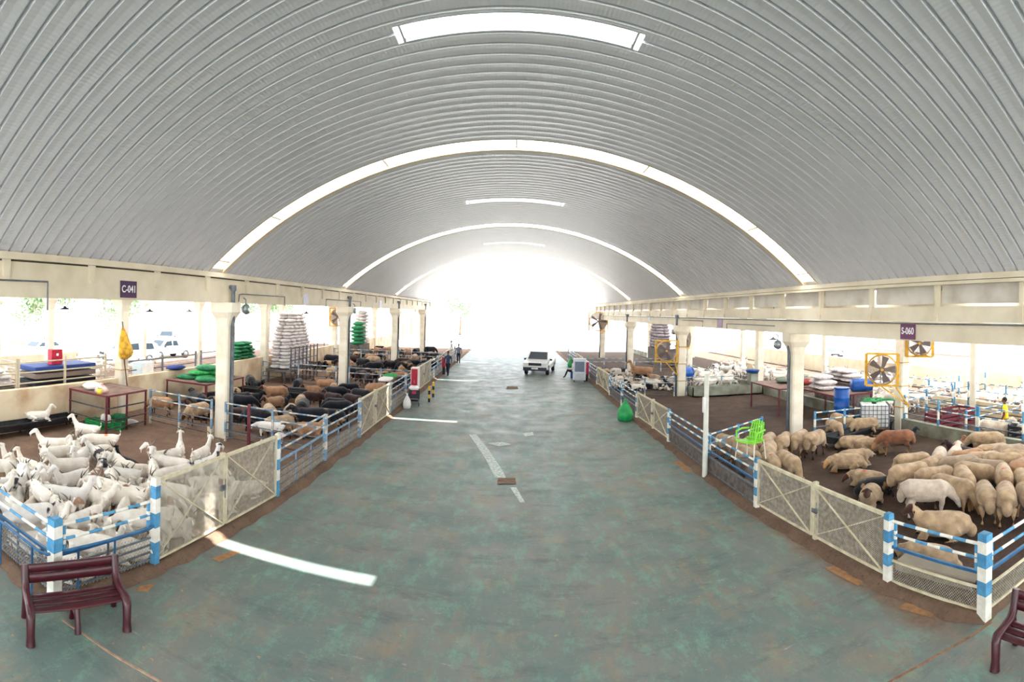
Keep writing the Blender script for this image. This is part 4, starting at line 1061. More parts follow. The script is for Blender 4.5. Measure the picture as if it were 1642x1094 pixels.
# --- signs with lettering
def sign(x, y, z, w_, h_, side, text, m_, label, lit=LETTER):
    r = empty('sign', (x, y, z)); s_ = -side
    MB().bb((-.012*1, -w_/2, -h_/2), (.012, w_/2, h_/2)).build('sign_board', m_, r)
    cu = bpy.data.curves.new('lettering', 'FONT'); cu.body = text; cu.size = h_*.52; cu.align_x = 'CENTER'; cu.align_y = 'CENTER'; cu.extrude = .003; cu.offset = .004
    t = bpy.data.objects.new('lettering', cu); COL.objects.link(t)
    dg = bpy.context.evaluated_depsgraph_get(); dg.update(); me = bpy.data.meshes.new_from_object(t.evaluated_get(dg)); bpy.data.objects.remove(t)
    me.materials.clear(); me.materials.append(lit)
    o = bpy.data.objects.new('lettering', me); COL.objects.link(o); o.parent = r
    o.rotation_euler = (R(90), 0, R(90) if side < 0 else R(-90)); o.location = (s_*.016, 0, 0); wt = max(v_.co.x for v_ in me.vertices)-min(v_.co.x for v_ in me.vertices); o.scale = (w_*.84/wt, 1.12, 1)
    return tag(r, label, 'sign')
sign(-9.555, 9.85, 5.13, .62, .46, -1, 'C-041', PURP, 'purple sign reading C-041 in white on the left beam')
sign(9.69, 9.55, 4.42, .56, .44, 1, 'S-060', PURP2, 'plum purple sign reading S-060 in white on the right beam')
MB().bb((-.01,-.30,-.21),(.01,.30,.21)).build('sign', mat('faded_purple_sign', srgb(150,118,146), .5), loc=(9.70, 22.0, 4.42)); tag(bpy.context.scene.objects[-1], 'faded purple sign plate on the right beam beyond the first column', 'sign')
for (side, d, nm) in ((-1, 21.7, 'nearer'), (-1, 35.2, 'farther')):
    MB().bb((-.01,-.30,-.25),(.01,.30,.25)).build('sign', mat('pale_lilac_sign', srgb(206,208,222), .5), loc=(-9.56, d, 5.15))
    tag(bpy.context.scene.objects[-1], '%s blank pale sign plate on the left beam beyond the first column' % nm, 'sign')
MB().bb((-.01,-.30,-.22),(.01,.30,.22)).build('sign', MT['pale_lilac_sign'], loc=(9.70, 34.5, 4.6)); tag(bpy.context.scene.objects[-1], 'blank pale sign plate on the right beam far down the hall', 'sign')
# --- wall pipes under the beams, round floodlights
def wall_pipe(pts, label, r_=.022):
    o = MB().tube(pts, r_, 8).build('wall_pipe', PIPE); return tag(o, label, 'pipe', 'water and cable pipes on the beams')
wall_pipe([(-9.5,4.9,5.22),(-9.5,7.05,5.22),(-9.5,7.05,4.9),(-9.5,7.05,4.55)], 'dark pipe with a drop at the left end of left beam')
wall_pipe([(-9.40,15.35,4.9),(-9.5,15.55,5.15),(-9.5,15.75,5.18),(-9.5,19.3,5.18),(-9.5,19.3,4.8)], 'dark pipe beside the first left column, above the sack mountain')
wall_pipe([(-9.5,24.2,4.8),(-9.5,24.2,5.2),(-9.5,30.2,5.2),(-9.5,30.2,4.9)], 'dark pipe bracket over the second left column')
wall_pipe([(9.60,DEND-10,4.63),(9.60,2,4.63)], 'long thin conduit along the joint of the right beams', .018)
for i in range(16): pass
wall_pipe([(9.62,16.6,4.42),(9.62,21.0,4.42),(9.62,21.0,4.15)], 'thin pipe on the right beam behind the first right column', .018)
wall_pipe([(9.62,24.0,4.2),(9.62,24.0,4.5),(9.62,27.2,4.5)], 'thin pipe on the right beam before the second right column', .018)
def floodlight(x, y, z, label):
    r = empty('floodlight', (x, y, z)); MB().lathe([(.0,-.12),(.13,-.12),(.19,.0),(.17,.08),(0,.09)], (0,0,0), 16, axis='X').build('lamp_body', CHROME, r)
    MB().tube([(0,0,.19),(0,-.02,.35),(-.1,-.02,.42)], .025, 6).build('bracket', PIPE, r)
    return tag(r, label, 'lamp', 'round floodlights on the columns')
floodlight(-9.25, 15.62, 4.62, 'round grey floodlight on the first left column')
floodlight(-9.25, 28.2, 4.62, 'round grey floodlight on the second left column')
floodlight(9.75, 16.55, 3.7, 'round grey floodlight on the first right column')
floodlight(9.45, 28.2, 3.8, 'round floodlight on the second right column')
def pendant(x, y, z, ceil_z, label):
    r = empty('pendant_lamp', (x, y, z)); MB().lathe([(.05,.16),(.07,.10),(.24,.03),(.27,.0),(.255,.0),(.05,.09)], (0,0,0), 16).build('lamp_shade', LAMPB, r)
    MB().tube([(0,0,.15),(0,0,ceil_z-z)], .012, 6).build('cord', LAMPB, r)
    return tag(r, label, 'lamp', 'black pendant lamps of the side aisles')
for (x, y, z, lb) in ((-17.8,14.2,4.45,'black pendant lamp left of the yellow bag column'),(-17.8,8.6,4.45,'black pendant lamp near the left edge above the white sacks'),(-17.8,23.5,4.35,'black pendant lamp left of the first left column, lower one'),(-17.8,20.0,4.35,'black pendant lamp right of the second row column'),(-12.5,28.5,4.35,'black pendant lamp before the sack mountain'),(-12.5,35,4.35,'small black pendant lamp above the green trees gap'),(13.5,23.4,3.55,'black pendant lamp left of the first right column'),(17.9,36.0,3.7,'small black pendant lamp far back on the right')):
    pendant(x, y, z, 5.98, lb)
# --- maroon feed platform with things on it, left
def platform(x0, y0, x1, y1, h, label, legs=None, m_=REDFR, name='platform_table'):
    r = empty(name, ((x0+x1)/2, (y0+y1)/2, 0)); hx, hy = (x1-x0)/2, (y1-y0)/2
    MB().bb((-hx,-hy,h-.03),(hx,hy,h)).build('table_top', TOPM, r)
    MB().bar((-hx,-hy,h-.03),(hx,-hy,h-.03),.05,.07).bar((-hx,hy,h-.03),(hx,hy,h-.03),.05,.07).bar((-hx,-hy,h-.03),(-hx,hy,h-.03),.05,.07).bar((hx,-hy,h-.03),(hx,hy,h-.03),.05,.07).build('top_frame', m_, r)
    for (lx, ly) in (legs or ((-hx,-hy),(hx,-hy),(hx,hy),(-hx,hy))):
        MB().box((lx*.98, ly*.98, h/2-.03), (.06,.06,h-.06)).build('leg', m_, r)
    return tag(r, label, 'table'), r
p1, r1 = platform(-15.05, 12.3, -12.95, 14.45, 1.42, 'maroon steel platform with brown top in the goat pen corner', legs=((-1.05,-1.07),(1.05,-1.07),(1.05,1.07),(-1.05,1.07),(1.05,0)))
MB().bar((-1.05,-1.09,.95),(1.05,-1.09,.95),.03,.05).bar((1.07,-1.05,.95),(1.07,1.05,.95),.03,.05).bar((-1.05,-1.09,.5),(1.05,-1.09,.5),.03,.04).bar((1.07,-1.05,.5),(1.07,1.05,.5),.03,.04).bar((1.07,-1.05,.2),(1.07,1.05,.2),.03,.04).build('guard_rail', DSTEEL, r1)
def sack(mb, c, r, seed=0, rz=0.0, mi=0, tilt=0.0):
    """a filled sack: a pillow with squarish corners and tied ends"""
    M = Matrix.Rotation(rz, 3, 'Z') @ Matrix.Rotation(tilt, 3, 'Y'); vs = []; nu, nv = 14, 9; c = Vector(c)
    for j in range(nv+1):
        t = -1+2*j/nv; w_ = (1-abs(t)**3.2)**.5 if abs(t) < 1 else .0
        w_ = max(w_, .16); hh = max((1-abs(t)**2.4), .08)
        for k in range(nu):
            a = 2*pi*k/nu; ca, sa = cos(a), sin(a); e = .7
            q = Vector((t*r[0], math.copysign(abs(ca)**e, ca)*r[1]*w_, math.copysign(abs(sa)**e, sa)*r[2]*hh))
            q += Vector((0,0,1))*.05*min(r)*4*noise.noise(q*6+Vector((seed*2.3,seed,0)))
            vs.append(M@q+c)
    fs = [(j*nu+k, j*nu+(k+1)%nu, (j+1)*nu+(k+1)%nu, (j+1)*nu+k) for j in range(nv) for k in range(nu)]
    fs += [tuple(range(nu))[::-1], tuple(range(nv*nu, nv*nu+nu))]
    mb.add(vs, fs, mi, True)
SK = {}
def put_sack(x, y, z, rz, r, m_, label, grp, seed=0, tilt=0.0, name='sack'):
    k = (tuple(r), m_.name, seed % 4, tilt)
    if k not in SK:
        mb = MB(); sack(mb, (0,0,0), r, seed % 4, 0, 0, tilt); me = mb.mesh('sack'); me.materials.append(m_); SK[k] = me
    o = bpy.data.objects.new(name, SK[k]); COL.objects.link(o); o.location = (x, y, z); o.rotation_euler = (0,0,rz)
    return tag(o, label, 'sack', grp)
def bag(x, y, z, r, m_, label, name='plastic_bag', cat='bag', grp=None, knot=True, seed=1, rz=0):
    mb = MB(); pr = [(0.02,0),(r[0]*.85,.01),(r[0],r[2]*.25),(r[0]*.85,r[2]*.5),(r[0]*.45,r[2]*.75),(r[0]*.16,r[2]*.88),(r[0]*.28,r[2]),(0.01,r[2]*.97)]
    n = 18; vs = []
    for (rr_, zz) in pr:
        for k in range(n):
            a = 2*pi*k/n; q = 1+.16*noise.noise(Vector((cos(a)*2,sin(a)*2,zz*5+seed)))+.06*sin(a*7+zz*9)
            vs.append((rr_*cos(a)*q, rr_*sin(a)*q*r[1]/r[0], zz))
    mb.add(vs, [(i*n+k, i*n+(k+1)%n, (i+1)*n+(k+1)%n, (i+1)*n+k) for i in range(len(pr)-1) for k in range(n)], 0, True)
    o = mb.build(name, m_, loc=(x, y, z), rz=rz); return tag(o, label, cat, grp)
PLW = mat('white_plastic_film', srgb(238,232,228), .35)
put_sack(-14.25, 12.75, 1.58, .6, (.38,.26,.15), PLW, 'white plastic sack lying on the maroon platform, left one', None, 1)
bag(-13.55, 12.6, 1.42, (.27,.24,.36), mat('white_pink_film', srgb(236,214,206), .4, col2=srgb(214,150,150), scale=8), 'white and pink plastic bag on the maroon platform behind the yellow tin')
r = empty('tin', (-13.45, 12.42, 1.42)); MB().lathe([(0,0),(.10,0),(.10,.20),(.09,.2)], n=16).build('can', LEMON, r); MB().lathe([(0,.19),(.085,.19),(.085,.205),(0,.205)], n=16).build('lid', BLACK, r); tag(r, 'bright yellow tin with dark lid at the front corner of the platform', 'tin')
def crate(x, y, z, w_, d_, h_, m_, label, rz=0, grp=None):
    mb = MB(); t = .03
    mb.bb((-w_/2,-d_/2,0),(w_/2,d_/2,t))
    for (a, b2) in (((-w_/2,-d_/2),(w_/2,-d_/2)),((w_/2,-d_/2),(w_/2,d_/2)),((w_/2,d_/2),(-w_/2,d_/2)),((-w_/2,d_/2),(-w_/2,-d_/2))):
        for i in range(4): z_ = h_*(i+.5)/4; mb.bar((a[0],a[1],z_),(b2[0],b2[1],z_),.02,h_*.15)
        mb.bar((a[0],a[1],0),(a[0],a[1],h_),.04,.04)
    return tag(mb.build('crate', m_, loc=(x,y,z), rz=rz), label, 'crate', grp)
crate(-13.9, 12.75, .04, .8, .5, .32, GREENP, 'green plastic crate under the maroon platform, left one')
crate(-13.3, 13.25, .04, .5, .5, .3, GREENP, 'green plastic crate under the maroon platform, front one', .3)
put_sack(-13.3, 13.3, .46, .4, (.42,.2,.13), SACKD, 'dark green sack across the crates under the maroon platform', None, 2)
for i, (x, y) in enumerate(((-13.52,12.95),(-13.3,12.98))):
    tag(MB().lathe([(0,0),(.09,.0),(.11,.1),(.10,.22),(.05,.28),(0,.29)], n=14).build('jug', PLW, loc=(x-.0,y-.25,.34)), 'round %s pinkish jug among the green crates under the platform' % ('left','right')[i], 'jug')
put_sack(-13.4, 13.95, .14, 1.2, (.4,.24,.11), SACKW, 'pale sack lying at the far end under the platform', None, 3)
# second platform with green sack heap
platform(-14.9, 18.0, -12.6, 21.2, 1.25, 'second maroon platform, under the heap of bright green sacks')
rg = random.Random(4)
GS = [(-14.3,18.8,0,.3),(-13.6,19.3,0,1.2),(-13.1,20.2,0,.8),(-14.2,20.3,0,.1),(-13.1,18.7,0,.6),(-13.9,19.2,1,.9),(-13.4,19.9,1,.2),(-14.0,20.2,1,1.5),(-13.7,19.5,2,.5),(-13.95,19.9,2,1.3)]
for i, (x, y, l, rz) in enumerate(GS):
    put_sack(x, y, 1.35+.2*l, rz, (.55,.34,.11), SACKG if i % 4 else SACKD, 'bright green folded sack, %s from the bottom of the platform heap' % ORD[i], 'green sacks heaped on the second platform', i, name='green_sack')
# --- trough along the left wall
def trough(a, b, w_, z0, h_, label, m_=DARKT, leg=True, name='feed_trough'):
    r = empty(name); L_ = place(r, a, b); t = .02
    mb = MB(); pr = [(-w_/2,h_),(-w_/2*.7,0),(w_/2*.7,0),(w_/2,h_)]
    for (p, q) in zip(pr, pr[1:]):
        n_ = Vector((q[0]-p[0], q[1]-p[1])); 
        mb.add([(0,p[0],z0+p[1]),(L_,p[0],z0+p[1]),(L_,q[0],z0+q[1]),(0,q[0],z0+q[1]),(0,p[0],z0+p[1]-t),(L_,p[0],z0+p[1]-t),(L_,q[0],z0+q[1]-t),(0,q[0],z0+q[1]-t)], [(0,1,2,3),(7,6,5,4),(0,4,5,1),(2,6,7,3),(0,3,7,4),(1,5,6,2)])
    for xx in (0, L_): mb.add([(xx,p,z0+q) for p, q in pr], [(0,1,2,3)])
    for s_ in (-1,1): mb.bar((0,s_*w_/2,z0+h_),(L_,s_*w_/2,z0+h_),.05,.05)
    mb.build('basin', m_, r)
    n = max(2, int(L_/1.8)+1)
    for i in range(n):
        xx = .1+(L_-.2)*i/(n-1)
        if leg: MB().bar((xx,-w_*.35,0),(xx,-w_*.35,z0+.02),.05,.05).bar((xx,w_*.35,0),(xx,w_*.35,z0+.02),.05,.05).bar((xx,-w_*.35,z0),(xx,w_*.35,z0),.05,.05).build('leg', m_, r)
    return tag(r, label, 'trough')
trough((-14.75, 5.6), (-14.75, 12.2), .62, .25, .22, 'long dark metal feed trough along the left wall, a goat lying in it')
q0 = P(1330,722); q1 = P(1436,686)
q1 = q0.lerp(q1, .86)
trough((q0.x, q0.y), (q1.x, q1.y), .6, .25, .22, 'black feed trough behind the resting sheep, below the caged tank')
trough((14.3, 10.9), (14.3, 6.0), .6, .22, .22, 'black feed trough along the low wall at the right edge')
trough((-13.6, 22.6), (-9.4, 22.6), .6, .25, .25, 'dark trough among the dark flock in the second left pen')
# long grey troughs, right far pen
r = empty('grey_trough', (12.6, 27.4, 0)); 
MB().bb((-2.3,-.4,.06),(2.3,-.34,.62)).bb((-2.3,.34,.06),(2.3,.4,.62)).bb((-2.3,-.4,.06),(-2.24,.4,.62)).bb((2.24,-.4,.06),(2.3,.4,.62)).bb((-2.3,-.4,.06),(2.3,.4,.12)).build('basin', GWALL, r)
for xx in (-2.0, 0, 2.0): MB().bb((xx-.1,-.36,0),(xx+.1,.36,.07)).build('foot', BLACK, r)
tag(r, 'long grey trough in front of the white goats, right of the second column', 'trough')
# --- white sack heap and yellow bag on the left racks
def heap(cx, cy, z0, layers, r, m_, what, grp, seed, spread=(1.0, .6), cat='sack', name='sack'):
    rg = random.Random(seed); n = 0
    for l, cnt in enumerate(layers):
        for i in range(cnt):
            a = (i+.5)/cnt-.5
            put_sack(cx+rg.uniform(-.06,.06)+spread[0]*0*a, cy+a*spread[1]*2*(cnt/max(layers)), z0+r[2]*(1.0+1.75*l), rg.uniform(-.25,.25), r, m_, '%s, %s from left in %s layer up' % (what, ORD[i], ORD[l]), grp, rg.randint(0,3), name=name)
            n += 1
    return n
tag(MB().bb((-17.2,8.3,0),(-15.9,10.4,1.52)).build('feed_stand', BOARD), 'brown boarded feed stand behind the left wall, under white sacks', 'stand')
heap(-16.5, 9.4, 1.52, (3,3,2,1), (.52,.36,.13), SACKW, 'big white sack of the stand heap', 'white sacks heaped behind the left wall', 31, (0,.95), name='white_sack')
bag(-15.6, 8.05, 1.56, (.36,.3,.62), mat('yellow_film', srgb(236,222,110), .5, col2=srgb(206,176,70), scale=6), 'pale yellow bag left of the white sack heap', 'yellow_bag')
# dark mattress rack with blue cover
r = empty('mattress_rack', (-16.6, 12.9, 0))
for i in range(4): MB().box((0,0,1.25+.28*i),(1.3,3.2,.20)).build('mattress', [mat('dark_red_mat', srgb(92,54,58), .8), mat('black_mat', srgb(34,34,40), .8), mat('grey_mat', srgb(128,112,104), .8), mat('navy_cover', srgb(30,60,130), .6)][i], r, bevel=.04)
MB().bb((-.65,-1.6,0),(.65,1.6,1.14)).build('base', BOARD, r)
tag(r, 'rack of stacked dark mats topped by a navy blue cover behind left wall', 'rack')
r = empty('fire_hose_box', (-16.4, 12.6, 2.2)); MB().bb((-.15,-.28,0),(.15,.28,.62)).build('cabinet', REDP, r, bevel=.02); MB().bb((.15,-.05,.36),(.16,.06,.46)).build('white_mark', LETTER, r); tag(r, 'red box standing on the mat rack left of the banded bag column', 'box')
# water cooler white box
r = empty('white_cabinet', (-15.75, 17.3, 1.0)); MB().bb((-.3,-.42,0),(.3,.42,1.05)).build('body', mat('pale_blue_white', srgb(212,226,232), .4), r, bevel=.03); MB().bb((.3,-.36,.06),(.32,.36,.98)).build('door', PLW, r); tag(r, 'pale blue-white cabinet standing right of the yellow bag column', 'cabinet')
tag(MB().bb((-16.1,16.8,0),(-15.45,17.8,1.0)).build('cabinet_stand', BOARD), 'low board stand under the pale cabinet behind the left wall', 'stand')
put_sack(-15.3, 19.2, 1.67, 1.57, (.6,.35,.13), mat('navy_sack', srgb(30,50,120), .7), 'navy blue sack on the left wall behind the green heap', None, 2)
# green sack stack on left wall
tag(MB().bb((-16.6,25.2,0),(-15.5,27.9,1.5)).build('sack_stand', BOARD), 'stand behind the left wall under the stacked green sacks', 'stand')
heap(-16.0, 26.4, 1.5, (3,3,3,2,2), (.55,.42,.12), SACKD, 'dark green stacked sack', 'green sacks stacked beside the first left column', 33, (0,1.3), name='green_sack')
# --- hanging yellow bag on the row column
r = empty('yellow_bag', (-14.85, 15.0, 3.75))
mb = MB(); pr = [(.03,0),(.10,-.12),(.20,-.45),(.30,-.85),(.34,-1.15),(.26,-1.32),(.10,-1.36)]; n = 16; vs = []
for (rr_, zz) in pr:
    for k in range(n):
        a = 2*pi*k/n; q = 1+.25*noise.noise(Vector((cos(a)*2,sin(a)*2,zz*3)))+.1*sin(a*5+zz*4); vs.append((rr_*cos(a)*q*.7, rr_*sin(a)*q, zz))
mb.add(vs, [(i*n+k, i*n+(k+1)%n, (i+1)*n+(k+1)%n, (i+1)*n+k) for i in range(len(pr)-1) for k in range(n)], 0, True)
mb.build('cloth', mat('yellow_ochre_cloth', srgb(226,178,58), .8, col2=srgb(176,122,44), scale=4, lo=.45, hi=.6), r)
MB().tube([(0,.0,.25),(0,0,-.02)], .03, 6).build('hook', PIPE, r)
MB().tube([(.03,-.1,-.9),(.05,-.16,-1.5),(.06,-.14,-2.6)], .03, 6).build('strap', mat('brown_strap', srgb(120,82,48), .8), r)
r.rotation_euler = (R(9), 0, 0); tag(r, 'yellow cloth bag hanging from the column below the sign C-041', 'bag')
# --- fans
def fan(x, y, z, rz, d, label, stand=True, leg_to=None, col=YEL, wire_col=None):
    r = empty('drum_fan', (x, y, z), rz); h_ = d/2+.06
    mb = MB()
    for (p, q) in (((-h_,0,-h_),(h_,0,-h_)),((h_,0,-h_),(h_,0,h_)),((h_,0,h_),(-h_,0,h_)),((-h_,0,h_),(-h_,0,-h_))): mb.bar(p, q, .12, .075)
    mb.build('square_frame', col, r)
    MB().lathe([(d/2-.01,-.13),(d/2+.05,-.14),(d/2+.05,.14),(d/2-.01,.13),(d/2-.01,-.13)], n=32, axis='Y').build('drum', col, r)
    mb = MB()
    for i in range(18): rr_ = d/2*(i+1)/18; wr_ = d*.0085; mb.lathe([(rr_-wr_,-.145),(rr_+wr_,-.145),(rr_+wr_,-.137),(rr_-wr_,-.137),(rr_-wr_,-.145)], n=28, axis='Y')
    for i in range(14): a = 2*pi*i/14; mb.bar((0,-.14,0),(cos(a)*d/2,-.14,sin(a)*d/2),.008)
    mb.build('grille', mat('dusty_grille_wire', srgb(128,112,106), .6), r)
    hub = MB().lathe([(0,-.155),(.06,-.15),(.07,-.10),(.07,.05),(0,.05)], n=16, axis='Y').build('hub', col, r)
    for i in range(5):
        a = 2*pi*i/5; ca, sa = cos(a), sin(a); mb = MB()
        p = lambda u, v, w_: (u*ca-v*sa, w_, u*sa+v*ca)
        mb.add([p(.06,-.05,-.05),p(.06,.05,.05),p(d*.46,.17,.06),p(d*.46,-.12,-.06)], [(0,1,2,3)]); mb.build('blade', mat('dark_fan_blade', srgb(92,84,84), .5), r)
    MB().lathe([(0,.0),(.10,0),(.10,.22),(0,.24)], n=14, axis='Y').build('motor', BLACK, r)
    if leg_to is not None: MB().bar((h_-.1,0,-h_),(h_*.2+leg_to[0],leg_to[1],leg_to[2]),.05).bar((-h_*.1,0,-h_),(h_*.2+leg_to[0],leg_to[1],leg_to[2]-.0),.05).build('support_arm', col, r)
    return tag(r, label, 'fan', 'yellow drum fans')
fan(13.62, 14.85, 2.72, R(-42), 1.16, 'large yellow square-framed drum fan beside the banded column above caged tank', leg_to=(1.0,.35,-1.5))
fan(8.85, 27.6, 2.68, R(-14), 1.12, 'yellow drum fan with grey disc grille left of the second right column', leg_to=(.55,.0,-1.4))
fan(10.35, 28.5, 3.35, R(50), 1.0, 'dark drum fan turned aside at the right of the second right column', leg_to=(-.5,-.1,-.4))
fan(9.2, 52.9, 4.0, R(-14), 1.9, 'distant yellow drum fan on the farthest right column', leg_to=(.2,0,-1.3))
fan(15.55, 14.6, 3.75, R(-50), 1.0, 'yellow drum fan hanging just under the right beam beyond the S-060 sign', leg_to=(-.3,.3,-.4))
fan(-14.7, 40.4, 4.0, R(30), 1.4, 'tilted yellow and black drum fan between left columns', leg_to=(-.6,.3,-.5))
# --- barrels and IBC
def barrel(x, y, z, label, lying=False, rz=0.0, r_=.29, h_=.9):
    o = empty('barrel', (x, y, z), rz); M = Matrix.Rotation(R(90), 3, 'Y') if lying else None
    MB().lathe([(0,0),(r_*.93,0),(r_,.04),(r_,h_*.30),(r_*1.04,h_*.33),(r_,h_*.36),(r_,h_*.62),(r_*1.04,h_*.65),(r_,h_*.68),(r_,h_-.04),(r_*.93,h_),(0,h_)], n=22, M=M).build('drum', BLUEP, o)
    MB().lathe([(r_*.9,h_),(r_*1.02,h_-.015),(r_*1.02,h_+.035),(r_*.9,h_+.04),(0,h_+.03)], n=22, M=M).build('lid', mat('deep_blue_lid', srgb(18,70,140), .4), o)
    return tag(o, label, 'barrel')
barrel(12.95, 16.6, .72, 'upright blue barrel standing left of the caged white tank', h_=1.1, r_=.33)
tag(MB().bb((-.42,-.4,0),(.42,.4,.69)).build('board_crate', BOARD, loc=(12.95,16.6,.03)), 'brown board crate under the upright blue barrel', 'crate')
barrel(14.3, 17.6, 1.75, 'blue barrel lying on its side on the maroon table by the fan', True, -.3)
barrel(10.6, 30.4, 1.05, 'blue barrel lying behind the second right column', True, .2, r_=.4)
r = empty('caged_tank', (13.75, 15.45, .25), R(-35))
MB().bb((-.55,-.48,.12),(.55,.48,1.02)).build('tank', TRANSW, r, bevel=.06)
mb = MB()
for i in range(6): z = .14+.17*i; [mb.bar(p, q, .025) for p, q in (((-.58,-.51,z),(.58,-.51,z)),((.58,-.51,z),(.58,.51,z)),((.58,.51,z),(-.58,.51,z)),((-.58,.51,z),(-.58,-.51,z)))]
for i in range(8):
    x = -.58+1.16*i/7; mb.bar((x,-.52,.1),(x,-.52,1.04),.025); mb.bar((x,.52,.1),(x,.52,1.04),.025)
for i in range(1, 6):
    y = -.51+1.02*i/6; mb.bar((-.59,y,.1),(-.59,y,1.04),.025); mb.bar((.59,y,.1),(.59,y,1.04),.025)
mb.build('cage', STEEL, r); MB().bb((-.6,-.52,-.22),(.6,.52,-.17)).bb((-.6,-.52,.06),(.6,.52,.11)).bb((-.6,-.52,-.22),(-.45,.52,.08)).bb((.45,-.52,-.22),(.6,.52,.08)).build('pallet', TOPM, r)
MB().lathe([(0,1.02),(.1,1.02),(.1,1.07),(0,1.07)], n=16).build('cap', BLACK, r)
tag(r, 'white plastic tank in a grey wire cage at the corner of the sheep pen', 'tank')
mb = MB(); rg = random.Random(3)
for i in range(16):
    a = rg.uniform(0,pi); c_ = Vector((rg.uniform(-.3,.3), rg.uniform(-.3,.3), .03+rg.uniform(0,.07))); pts = [c_+Vector((cos(a)*t*.5+.06*sin(t*5+i), sin(a)*t*.4+.05*cos(t*4+i), .03*sin(t*6))) for t in (-1,-.6,-.2,.2,.6,1)]; mb.tube(pts, .022, 6)
tag(mb.build('green_net', GREENP, loc=(14.0, 15.6, 1.31), rz=-.6), 'bundle of green netting on top of the caged white tank', 'net')
# --- tables with sacks on the right
platform(12.2, 20.5, 15.0, 23.4, 1.35, 'long maroon table left of the first right column, dusty top', legs=((-1.4,-1.45),(0,-1.45),(1.4,-1.45),(1.4,1.45),(-1.4,1.45)))
platform(12.9, 17.0, 15.0, 19.6, 1.45, 'maroon table right of the first right column under white sacks', legs=((-1.05,-1.3),(0,-1.3),(1.05,-1.3),(1.05,1.3),(-1.05,1.3)))
heap(13.6, 18.9, 1.45, (2,2,1), (.55,.36,.13), SACKW, 'white sack on the table right of the column', 'white sacks on the right table', 41, (0,.6), name='white_sack')
tag(MB().bb((15.6,19.2,0),(17.0,22.4,1.5)).build('pallet_stack', BOARD), 'brown board stand beyond the low wall, under the pale sacks', 'stand')
heap(16.3, 20.8, 1.5, (3,3,2), (.6,.45,.12), SACKW, 'pale flat sack beyond the sack table', 'pale flat sacks beyond the right table', 43, (0,1.2), name='white_sack')
tag(MB().lathe([(0,.0),(.34,.0),(.42,.16),(.44,.17),(.4,.14),(.3,.03),(0,.03)], n=20).build('basin', BLUEP, loc=(14.5, 27.6, 1.3)), 'shallow bright blue basin above the goats behind the long trough', 'basin')
tag(MB().box((0,0,.64),(.5,.5,1.28)).build('basin_stand', GWALL, loc=(14.5,27.6,.0)), 'grey block under the bright blue basin', 'stand')
# sacks on a chair-like seat
put_sack(13.6, 22.4, 1.50, 1.2, (.6,.4,.14), mat('grey_green_tarp', srgb(120,128,112), .8), 'grey green folded tarp on the long maroon table', None, 1)
put_sack(14.2, 21.2, 1.52, .4, (.5,.3,.16), mat('dusty_red_sack', srgb(150,60,62), .8), 'dusty red sack at the right end of the long maroon table', None, 2)
# --- sack mountains
def mountain(cx, cy, base, z0, nl, r, seed, what, grp, m_=SACKW, top=.25):
    rg = random.Random(seed); c = 0; items = []
    for l in range(nl):
        f = 1-(1-top)*(max(0, l-nl*.35)/(nl*.65))**1.3 if l > nl*.35 else 1.0
        W_ = base*f; n = max(1, round(W_/(r[0]*1.7)))
        for i in range(n):
            a = (i+.5)/n-.5
            for side_ in ((0,) if n == 1 else (0, 1)):
                items.append((cx+side_*.62+(.1 if n == 1 else 0), cy+a*W_+rg.uniform(-.08,.08)+(l%2)*.15, z0+r[2]*(1+1.72*l), l, i, side_, rg.uniform(-.2,.2)))
    for (x, y, z, l, i, s2, a) in items:
        put_sack(x, y, z, pi/2+a, r, m_, '%s, %s from left%s, %s layer up' % (what, ORD[i], ' at back' if (s2 == 1) == (cx < 0) is False else '', ORD[min(l,19)]), grp, rg.randint(0,3), name='white_sack')
    return len(items)
r = empty('sack_cage', (-14.0, 29.6, 0)); mb = MB()
for i in range(8): y = -2.1+.6*i; mb.bar((.98,y,0),(.98,y,2.3),.06)
for z in (.9,1.5,2.2): mb.bar((.98,-2.1,z),(.98,2.1,z),.05)
mb.build('bars', DSTEEL, r); MB().bb((-.75,-2.1,.75),(.95,2.1,.88)).build('shelf', BOARD, r)
for (x, y) in ((-.6,-2),(.5,-2),(.5,2),(-.6,2),(.5,0),(-.6,0)): MB().bb((x-.05,y-.05,0),(x+.05,y+.05,.75)).build('leg', DSTEEL, r)
tag(r, 'dark barred cage holding the tall mountain of white sacks, left side', 'cage')
mountain(-14.35, 29.6, 3.7, .88, 17, (.42,.3,.12), 51, 'sack of the tall left mountain', 'white sacks of the tall left mountain', top=.4)
tag(MB().bb((-15.1,44.0,0),(-13.9,47.4,1.4)).build('sack_stand', BOARD), 'stand under the farther sack piles of the left aisle', 'stand')
heap(-14.3, 44.9, 1.4, (2,2,2,2,2,1), (.6,.5,.2), SACKD, 'deep green bale', 'deep green bales behind the third left column', 53, (0,.9), name='green_bale')
heap(-14.6, 47.0, 1.4, (2,2,2,2,2,2,2,2,2,1), (.6,.42,.18), SACKW, 'far white sack beside the green bales', 'far white sack stack of the left aisle', 55, (0,.8), name='white_sack')
tag(MB().bb((13.6,44.6,0),(15.0,48.6,1.6)).build('sack_stand', BOARD), 'stand under the far sack cone of the right aisle', 'stand')
mountain(13.9, 46.6, 3.4, 1.6, 11, (.5,.34,.16), 57, 'grey sack of the far right cone', 'sacks of the far right cone', mat('grey_woven_sack', srgb(168,158,164), .85, obj_rand=1), top=.15)
